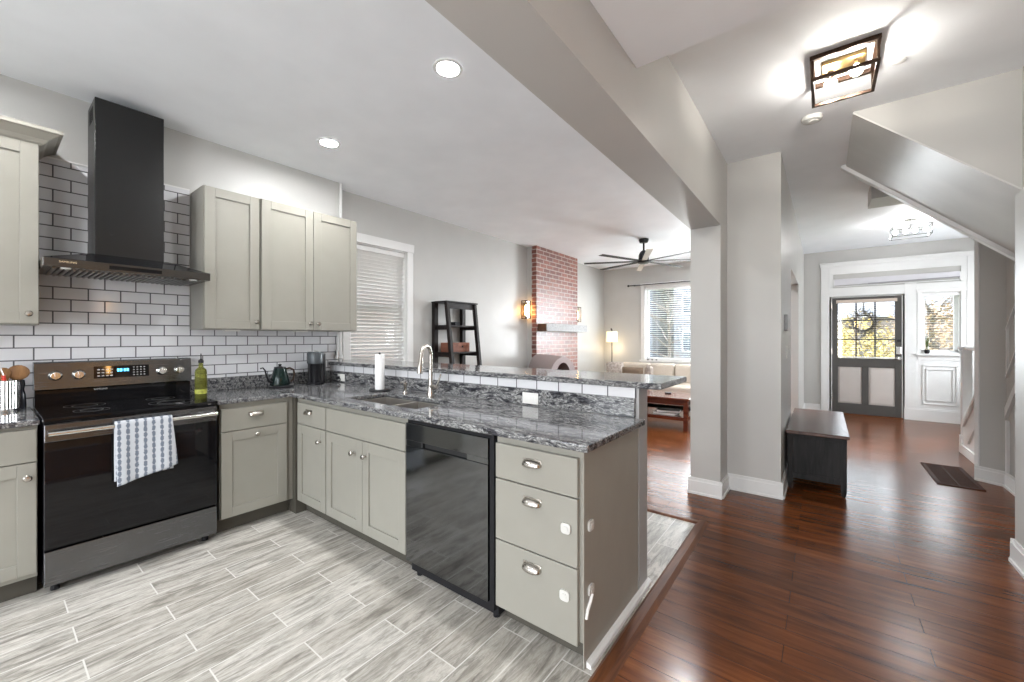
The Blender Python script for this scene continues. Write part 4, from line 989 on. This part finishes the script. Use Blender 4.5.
# ================================================================== LIVING ROOM
struct('wall_chimney', box(-.165, -.07, 5.475, 6.895, 0, H), wall_m)
fp = thing('brick_chimney', 'red brick chimney breast on the left living room wall', 'fireplace', (.0, 6.18, 0))
G().box(-.0699, .03, 5.47, 6.90, 0, H-.001).build('brick_face', brickm, fp)
mn = thing('mantel_shelf', 'rough wood mantel beam across the brick chimney', 'mantel', (.12, 6.2, 1.45))
G().box(.031, .20, 5.50, 6.95, 1.452, 1.575).build('beam', mantel_m, mn, bevel=.004)
G().box(.2005, .212, 5.50, 6.95, 1.450, 1.577).build('grey_front', mantel_f, mn, bevel=.002)  # thin speckled grey sheet over the front of the brown beam
def sconce(y, label):
    r = thing('wall_sconce', label, 'sconce', (-.165, y, 1.63), group=None)
    z0, z1 = 1.66, 1.955
    G().box(-.164, -.152, y-.045, y+.045, z0+.03, z1-.03).build('back_plate', bronze, r)
    g = G()
    x0, x1 = -.152, -.045
    for yy in (y-.055, y+.055):
        for x in (x0+.006, x1): g.box(x-.005, x+.005, yy-.005, yy+.005, z0, z1)
    for z in (z0, z1): 
        g.box(x0, x1+.005, y-.06, y+.06, z-.006, z+.006) if z == z0 else g.box(x0, x1+.005, y-.06, y-.05, z-.006, z+.006)
    g.box(x0, x1+.005, y+.05, y+.06, z1-.006, z1+.006); g.box(x1-.006, x1+.005, y-.06, y+.06, z1-.006, z1+.006)
    g.build('frame', bronze, r)
    gl = G(); gl.box(x1-.002, x1, y-.05, y+.05, z0+.008, z1-.008); gl.box(x0+.01, x1, y-.056, y-.054, z0+.008, z1-.008); gl.build('glass', clear_m, r)
    G().lathe([(.016, z0+.006), (.016, z0+.05)], (-.10, y, 0), 'z', 14).build('candle_socket', black_m, r)
    G().lathe([(.012, z0+.051), (.020, z0+.08), (.022, z0+.13), (.018, z0+.19), (.004, z0+.23)], (-.10, y, 0), 'z', 16).build('bulb', amber, r, smooth=True)
    return r
sc1 = sconce(5.345, 'bronze and glass wall sconce left of the brick chimney, nearer the camera')
sconce(7.13, 'bronze and glass wall sconce right of the brick chimney')
sc3 = dup(sc1, (4.744, .95, 1.63), 'bronze and glass wall sconce added out of view beside the golden pine door', pi)  # unseen lamp added to warm the pine door's reflection
bc = thing('barrel_chair', 'taupe round-topped chair with dark arched opening beside the brick chimney', 'chair', (.4, 5.1, 0))
def arch(R, n=18): return [(R*cos(pi - pi*k/n), R*sin(pi*k/n)) for k in range(n+1)]
g = G()
outer = []
for x, yc, R, zc in ((.08, 5.44, .28, .79), (.35, 5.32, .38, .69), (.70, 5.20, .44, .61)):
    outer.append([g.v((x, yc + p[0], zc + p[1])) for p in arch(R)] + [g.v((x, yc + R, .12)), g.v((x, yc - R, .12))])
for a, b in zip(outer, outer[1:]):
    n = len(a)
    for i in range(n): g.f([a[i], a[(i+1) % n], b[(i+1) % n], b[i]])
g.f(outer[0]); yc, R1, zi = 5.20, .215, .745
inn = [g.v((.70, yc + p[0], zi + p[1])) for p in arch(R1)] + [g.v((.70, yc+R1, .40)), g.v((.70, yc-R1, .40))]
o_ = outer[-1]; n = len(o_)
for i in range(n): g.f([o_[i], o_[(i+1) % n], inn[(i+1) % n], inn[i]])
inb = [g.v((.30, yc + .08 + p[0]*.9, zi + p[1]*.9)) for p in arch(R1)] + [g.v((.30, yc+.08+R1*.9, .40)), g.v((.30, yc+.08-R1*.9, .40))]
for i in range(n): g.f([inn[i], inn[(i+1) % n], inb[(i+1) % n], inb[i]])
sh = g.build('shell', taupe, bc, smooth=True)
g = G(); g.f([g.v((v[0], v[1], v[2])) for v in [(.302, yc + .08 + p[0]*.9, zi + p[1]*.9) for p in arch(R1)] + [(.302, yc+.08+R1*.9, .40), (.302, yc+.08-R1*.9, .40)]])
blk = speck(mat('dark_cushion', (.02, .018, .018), .9), .1, 40)
g.build('back_lining', blk, bc, solid=.004)
G().box(.32, .69, yc-.20, yc+.20, .402, .50).build('seat_cushion', blk, bc, bevel=.02)
for x in (.15, .62):
    for y in (yc-.25, yc+.30): G().cyl((x, y, 0), .02, .12, 'z', 12).build('leg', espresso, bc)
# ladder shelf
ls = thing('ladder_shelf', 'dark espresso tapered shelf stand against the living room wall', 'shelf unit', (.0, 3.62, 0))
y0, y1 = 3.365, 3.87; ztp = 1.785
for yy in (y0, y1):
    g = G(); 
    g.hexa([(-.155, yy-.03, 0), (-.10, yy-.03, 0), (-.10, yy+.03, 0), (-.155, yy+.03, 0), (-.155, yy-.03, ztp), (-.10, yy-.03, ztp), (-.10, yy+.03, ztp), (-.155, yy+.03, ztp)]); g.build('leg', espresso, ls)
    g = G(); s_ = .02
    g.hexa([(.28, yy-s_, 0), (.33, yy-s_, 0), (.33, yy+s_, 0), (.28, yy+s_, 0), (.065, yy-s_, ztp), (.115, yy-s_, ztp), (.115, yy+s_, ztp), (.065, yy+s_, ztp)]); g.build('leg', espresso, ls)
G().box(-.16, .125, y0-.035, y1+.035, ztp, ztp+.018).build('top_board', espresso, ls, bevel=.002)
G().box(.075, .095, y0, y1, ztp-.075, ztp).build('apron', espresso, ls)
for z in (1.48, 1.135, .75, .35):
    xf = .08 + (ztp - z)*.11
    g = G(); g.box(-.15, xf, y0-.02, y1+.02, z, z+.018); g.box(-.15, xf, y0-.012, y0+.012, z-.04, z); g.box(-.15, xf, y1-.012, y1+.012, z-.04, z); g.build('shelf_board', espresso, ls, bevel=.001)
wbx = thing('wooden_box', 'reddish wooden box with dark pull on the ladder shelf', 'box', (.02, 3.58, 1.154))
G().box(-.08, .09, 3.42, 3.78, 1.154, 1.275).build('box_body', redwood, wbx, bevel=.003)
G().ball((.098, 3.64, 1.225), .012).build('knob', black_m, wbx, smooth=True)
tag(G().box(-.05, .04, 3.56, 3.65, 1.499, 1.545).build('small_speaker', black_m, bevel=.006), 'small black box on the upper board of the ladder shelf', 'speaker')
# fan
fn = thing('ceiling_fan', 'black ceiling fan with eight thin blades in the living room', 'ceiling fan', (1.607, 6.13, 2.5))
fx, fy = 1.607, 6.13; fanm = speck(mat('matte_black_blade', (.02, .02, .02), .7), .1, 10)
G().lathe([(.075, H-.001), (.075, H-.02), (.06, H-.055), (.02, H-.06)], (fx, fy, 0), 'z', 24).build('canopy', black_m, fn, smooth=True)
G().lathe([(.014, H-.05), (.014, 2.70)], (fx, fy, 0), 'z', 12).build('down_rod', black_m, fn)
G().lathe([(.02, 2.71), (.05, 2.69), (.075, 2.64), (.08, 2.56), (.10, 2.545), (.10, 2.515), (.06, 2.50), (.01, 2.497)], (fx, fy, 0), 'z', 24).build('motor', black_m, fn, smooth=True)
for k in range(8):
    a = radians(159.5 + 45*k); T = rotT(fx, fy, a)
    w0_, w1_, tl = .038, .045, .06
    q = []
    for (s, w_) in ((.09, w0_), (.92, w1_)):
        for sg in (-1, 1): q.append((s, sg*w_*cos(tl), 2.535 + sg*w_*sin(tl)))
    g = G(T); A_, B_, C_, D_ = q[0], q[1], q[2], q[3]
    up = lambda p, d=.006: (p[0], p[1], p[2]+d)
    g.hexa([A_, C_, D_, B_, up(A_), up(C_), up(D_), up(B_)])
    g.build('blade', fanm if k not in (3, 7) else speck(mat('pale_blade_underside', (.40, .35, .30), .5), .05, 20), fn)
# curtain rod
cr = thing('curtain_rod', 'thin black curtain rod above the living room window', 'curtain rod', (1.7, 8.46, 2.47))
G().tube([(.46, 8.45, 2.475), (3.0, 8.45, 2.475)], .010, 10).build('rod', black_m, cr)
G().ball((.45, 8.45, 2.475), .024).build('finial', black_m, cr, smooth=True)
for x in (.56, 2.9): G().tube([(x, 8.54, 2.475), (x, 8.45, 2.475)], .008, 8).build('bracket', black_m, cr)
# floor lamp
fl = thing('floor_lamp', 'floor lamp with glowing drum shade in the living room corner', 'lamp', (.12, 8.33, 0))
lx, ly = .12, 8.33
G().lathe([(.13, 0), (.13, .02), (.015, .03)], (lx, ly, 0), 'z', 28).build('base', black_m, fl, smooth=True)
G().tube([(lx, ly, .025), (lx, ly, 1.54)], .011).build('pole', black_m, fl, smooth=True)
g = G(); g.lathe([(.125, 1.245), (.127, 1.246), (.117, 1.478), (.115, 1.479)], (lx, ly, 0), 'z', 28); g.build('lamp_shade', shade, fl, smooth=True)
G().tube([(lx, ly, 1.49), (lx-.03, ly, 1.54), (lx-.01, ly, 1.55)], .01).build('finial', bronze, fl)
pld = bpy.data.lights.new('lamp_glow', 'POINT'); pld.energy = 3; pld.color = (1, .78, .5); pld.shadow_soft_size = .05
plo = bpy.data.objects.new('lamp_glow', pld); C.objects.link(plo); plo.location = (lx, ly, 1.12)
# sofa: L shape along the far wall with a return on the left
sf_ = thing('sectional_sofa', 'cream sectional sofa below the living room window', 'sofa', (1.4, 7.9, 0))
G().box(.34, 3.10, 7.48, 8.46, .10, .30).build('base_frame', sofa_dk, sf_, bevel=.02)
for x0 in (.34, 1.22, 2.10): G().box(x0, x0+.86, 7.44, 8.18, .30, .46).build('seat_cushion', sofa_m, sf_, bevel=.045, segs=4)
for i, x0 in enumerate((.36, 1.02, 1.50, 2.28)):
    x1 = (.36, 1.02, 1.50, 2.28, 3.02)[i+1]
    G().box(x0+.008, x1-.008, 8.12, 8.40, .44, .815).build('back_cushion', sofa_m, sf_, bevel=.05, segs=4)
G().box(.34, 3.10, 8.38, 8.48, .10, .74).build('back_frame', sofa_dk, sf_, bevel=.02)
G().box(.12, .33, 7.46, 8.10, .10, .62).build('armrest', sofa_m, sf_, bevel=.05, segs=4); G().box(2.94, 3.14, 7.46, 8.44, .10, .62).build('armrest', sofa_m, sf_, bevel=.05, segs=4)
for (x, y) in ((.20, 7.54), (3.04, 7.54), (.40, 8.40), (3.04, 8.40)): G().cyl((x, y, 0), .025, .10, 'z', 10).build('foot', espresso, sf_)
def pillow(c, sx, sz, rot, m, label):
    T = rotT(c[0], c[1], rot)
    g = G(T)
    for sg in (-1, 1):
        g.grid(lambda u, v, sg=sg: ((u-.5)*2*sx, sg*.075*(max(0, (1-abs(2*u-1)**2.6)*(1-abs(2*v-1)**2.6)))**.5, c[2] + (v-.5)*2*sz), 12, 12)
    bmesh.ops.remove_doubles(g.bm, verts=g.bm.verts[:], dist=.0005)
    return tag(g.build('throw_pillow', m, smooth=True), label, 'pillow')
pillow((.44, 7.74, .655), .17, .185, radians(25), pil_pt, 'mottled grey pillow at the left end of the sofa')
pillow((.83, 7.70, .61), .21, .145, radians(3), pil_br, 'dark brown lumbar pillow on the sofa')
pillow((1.13, 7.78, .635), .14, .17, radians(-60), pil_pt, 'mottled pillow right of the brown pillow on the sofa')
# coffee table
tb_ = thing('coffee_table', 'cherry wood coffee table with lower shelf in front of the sofa', 'table', (1.7, 6.15, 0))
X0, X1, Y0, Y1 = 1.22, 2.34, 5.86, 6.52
G().box(X0, X1, Y0, Y1, .445, .472).build('table_top', cherry, tb_, bevel=.004)
g = G(); g.box(X0+.03, X1-.03, Y0+.03, Y0+.05, .37, .445); g.box(X0+.03, X1-.03, Y1-.05, Y1-.03, .37, .445); g.box(X0+.03, X0+.05, Y0+.05, Y1-.05, .37, .445); g.box(X1-.05, X1-.03, Y0+.05, Y1-.05, .37, .445); g.build('apron', cherry, tb_)
G().box(X0+.03, X1-.03, Y0+.03, Y1-.03, .15, .20).build('lower_shelf', cherry, tb_, bevel=.003)
for x in (X0+.02, X1-.08):
    for y in (Y0+.02, Y1-.08): G().box(x, x+.06, y, y+.06, 0, .445).build('leg', cherry, tb_, bevel=.003)
tag(G().lathe([(.05, .4725), (.05, .488), (.045, .492)], (1.93, 6.30, 0), 'z', 20).build('coaster', black_m, smooth=True), 'small round black coaster on the coffee table', 'coaster')
for k, (x0, x1, a, mm, lb) in enumerate(((1.80, 2.14, 0, speck(mat('grey_book_cover', (.22, .24, .23), .5), .3, 40), 'grey thick book, lower of the stack on the coffee table shelf'), (1.86, 2.16, .15, speck(mat('dark_book_cover', (.06, .07, .07), .5), .3, 40), 'dark book, upper of the stack on the coffee table shelf'))):
    T = rotT((x0+x1)/2, 6.06, a); bk_ = thing('book', lb, 'book', ((x0+x1)/2, 6.06, .2005+.035*k)); z = .2005 + .036*k
    g = G(T); g.box(-.16, .16, -.11, .11, z, z+.003); g.box(-.16, .16, -.11, .11, z+.031, z+.034); g.box(-.16, .16, .106, .11, z, z+.034); g.build('cover', mm, bk_)
    G(T).box(-.155, .155, -.105, .105, z+.004, z+.030).build('pages', paper, bk_)
g = G(); 
for k in range(6): g.ball((.80+.05*k, 8.47, wz0+.020), .018 if k % 2 else .014, 8, 6)
for i in range(3):
    g = G().ball((.86+.09*i, 8.51, wz0+.012), .016+.003*(i == 0), 10, 6, 1.3, 1, .75)
    tag(g.build('sill_pebble', black_m, smooth=True), ['dark trinket at the left end of the living room windowsill', 'middle dark trinket on the living room windowsill', 'right one of the three dark trinkets on the living room windowsill'][i], 'trinket')
rug_m = speck(mat('pale_rug', (.50, .42, .39), .95), .06, 40, .2, .002)

# ================================================================== OUTSIDE
struct('ground', box(-14, 16, 9.3, 19, -.95, -.75), grass, label='front lawn')
struct('ground', box(-30, 30, 19, 27, -.95, -.78), asphalt, label='street in front of the house'); struct('ground', box(-30, 30, 27, 60, -.95, -.74), grass, label='far lawn')
struct('ground', box(-6, -.41, -4, 9, -.95, -.75), grass)
nb_ = thing('neighbour_house', 'pale brick neighbour house wall seen through the kitchen side window', 'building', (-3.2, 3, -.75))
G().box(-3.6, -2.4, -2, 8.0, -.75, 4.5).build('wall', ext_brick, nb_)
def house(x0, x1, y, h, m, label):
    r = thing('house', label, 'building', ((x0+x1)/2, y+3, -.75))
    G().box(x0, x1, y, y+6, -.75, h).build('wall', m, r)
    G().prism([(y-.4, h), (y+6.4, h), (y+3, h+1.8)], 'x', x0-.3, x1+.3).build('roof', roof_m, r)
    n = int((x1-x0)/2.2)
    for k in range(n):
        for z in (.3, 3.1):
            if z > h-1.2: continue
            xx = x0 + (k+.5)*(x1-x0)/n; f = G().box(xx-.5, xx+.5, y-.06, y+.02, z, z+1.5).build('window', white_m, r); G().box(xx-.42, xx+.42, y-.08, y-.05, z+.08, z+1.42).build('pane', speck(mat('dark_glass', (.06, .08, .1), .1), .1, 3), f)
    return r
house(-15, -6.5, 31, 5.5, siding, 'pale grey house across the street, left')
house(-5.2, 1.5, 32, 5.8, speck(mat('white_siding', (.12, .13, .15), .8), .05, 3), 'white house across the street beyond the living room window')
house(3.0, 12.5, 38, 2.8, speck(mat('tan_siding', (.17, .14, .13), .8), .05, 3), 'tan house across the street beyond the front door')
def tree(x, y, h, m, label, n=2600, R=2.0, crown=True, seed=1, tr=.14, bare=False, lsz=.11, zc=None, flat=.8):
    rnd = random.Random(seed); r = thing('tree', label, 'tree', (x, y, -.75))
    g = G(); g.tube([(x, y, -.75), (x+.05, y, h*.3), (x-.05, y+.1, h*.6)], [tr, tr*.75, tr*.5], 8)
    for k in range(16 if bare else 9):
        a = rnd.uniform(0, 6.28); z0 = h*rnd.uniform(.15, .55); L_ = R*rnd.uniform(.6, 1.1); p = Vector((x, y, z0))
        pts = [p]; d = Vector((cos(a), sin(a)*.6, rnd.uniform(.25, .8)))
        for s in range(4): p = p + d*(L_/4) + Vector((rnd.uniform(-.1, .1), rnd.uniform(-.1, .1), rnd.uniform(-.05, .1))); pts.append(p)
        g.tube(pts, [tr*.4, tr*.3, tr*.22, tr*.14, tr*.05], 6)
        for q in range(3):
            b0 = pts[rnd.choice((1, 2, 3))]; g.tube([b0, b0 + Vector((rnd.uniform(-.6, .6), rnd.uniform(-.3, .3), rnd.uniform(.1, .6)))], [tr*.14, tr*.04], 5)
    g.build('trunk', bark, r)
    if not bare:
        g = G(); zc_ = zc if zc is not None else h*.62
        for k in range(n):
            while True:
                q = Vector((rnd.uniform(-1, 1), rnd.uniform(-1, 1), rnd.uniform(-1, 1)))
                if q.length < 1: break
            q = q * (.6 + .4*rnd.random()); c = Vector((x, y, zc_)) + Vector((q.x*R, q.y*R, q.z*R*flat))
            a = Vector((rnd.uniform(-1, 1), rnd.uniform(-1, 1), rnd.uniform(-1, 1))).normalized()*lsz; b = a.cross(Vector((rnd.uniform(-1, 1), rnd.uniform(-1, 1), 1))).normalized()*lsz*.6
            g.f([g.v(tuple(c-a)), g.v(tuple(c+b)), g.v(tuple(c+a)), g.v(tuple(c-b))])
        g.build('leaves', m, r)
    return r
tree(-.1, 13.2, 4.2, None, 'bare branching tree outside the living room window', bare=True, R=2.2, seed=3, tr=.06)
tree(4.7, 15.5, 2.6, leaf_y, 'yellow autumn tree seen left through the front door glass', R=1.15, seed=5, zc=.85, n=1100, lsz=.05, tr=.07)
tree(6.5, 17.5, 3.8, leaf_o, 'tan autumn tree seen through the sidelight', R=1.35, seed=6, zc=1.7, n=1500, lsz=.055)
tree(5.2, 29.0, 3.6, leaf_y, 'distant yellow tree across the street', R=2.6, seed=8, zc=.9, n=1800, lsz=.10)
tree(-3.2, 18.2, 1.2, leaf_g, 'low green shrub beyond the living room window', R=.9, seed=9, zc=-.1, tr=.04, n=1400, lsz=.06)
tree(-1.1, 18.2, 1.0, leaf_y, 'low yellow shrub beyond the living room window', R=.7, seed=10, zc=-.2, tr=.04, n=1400, lsz=.06)
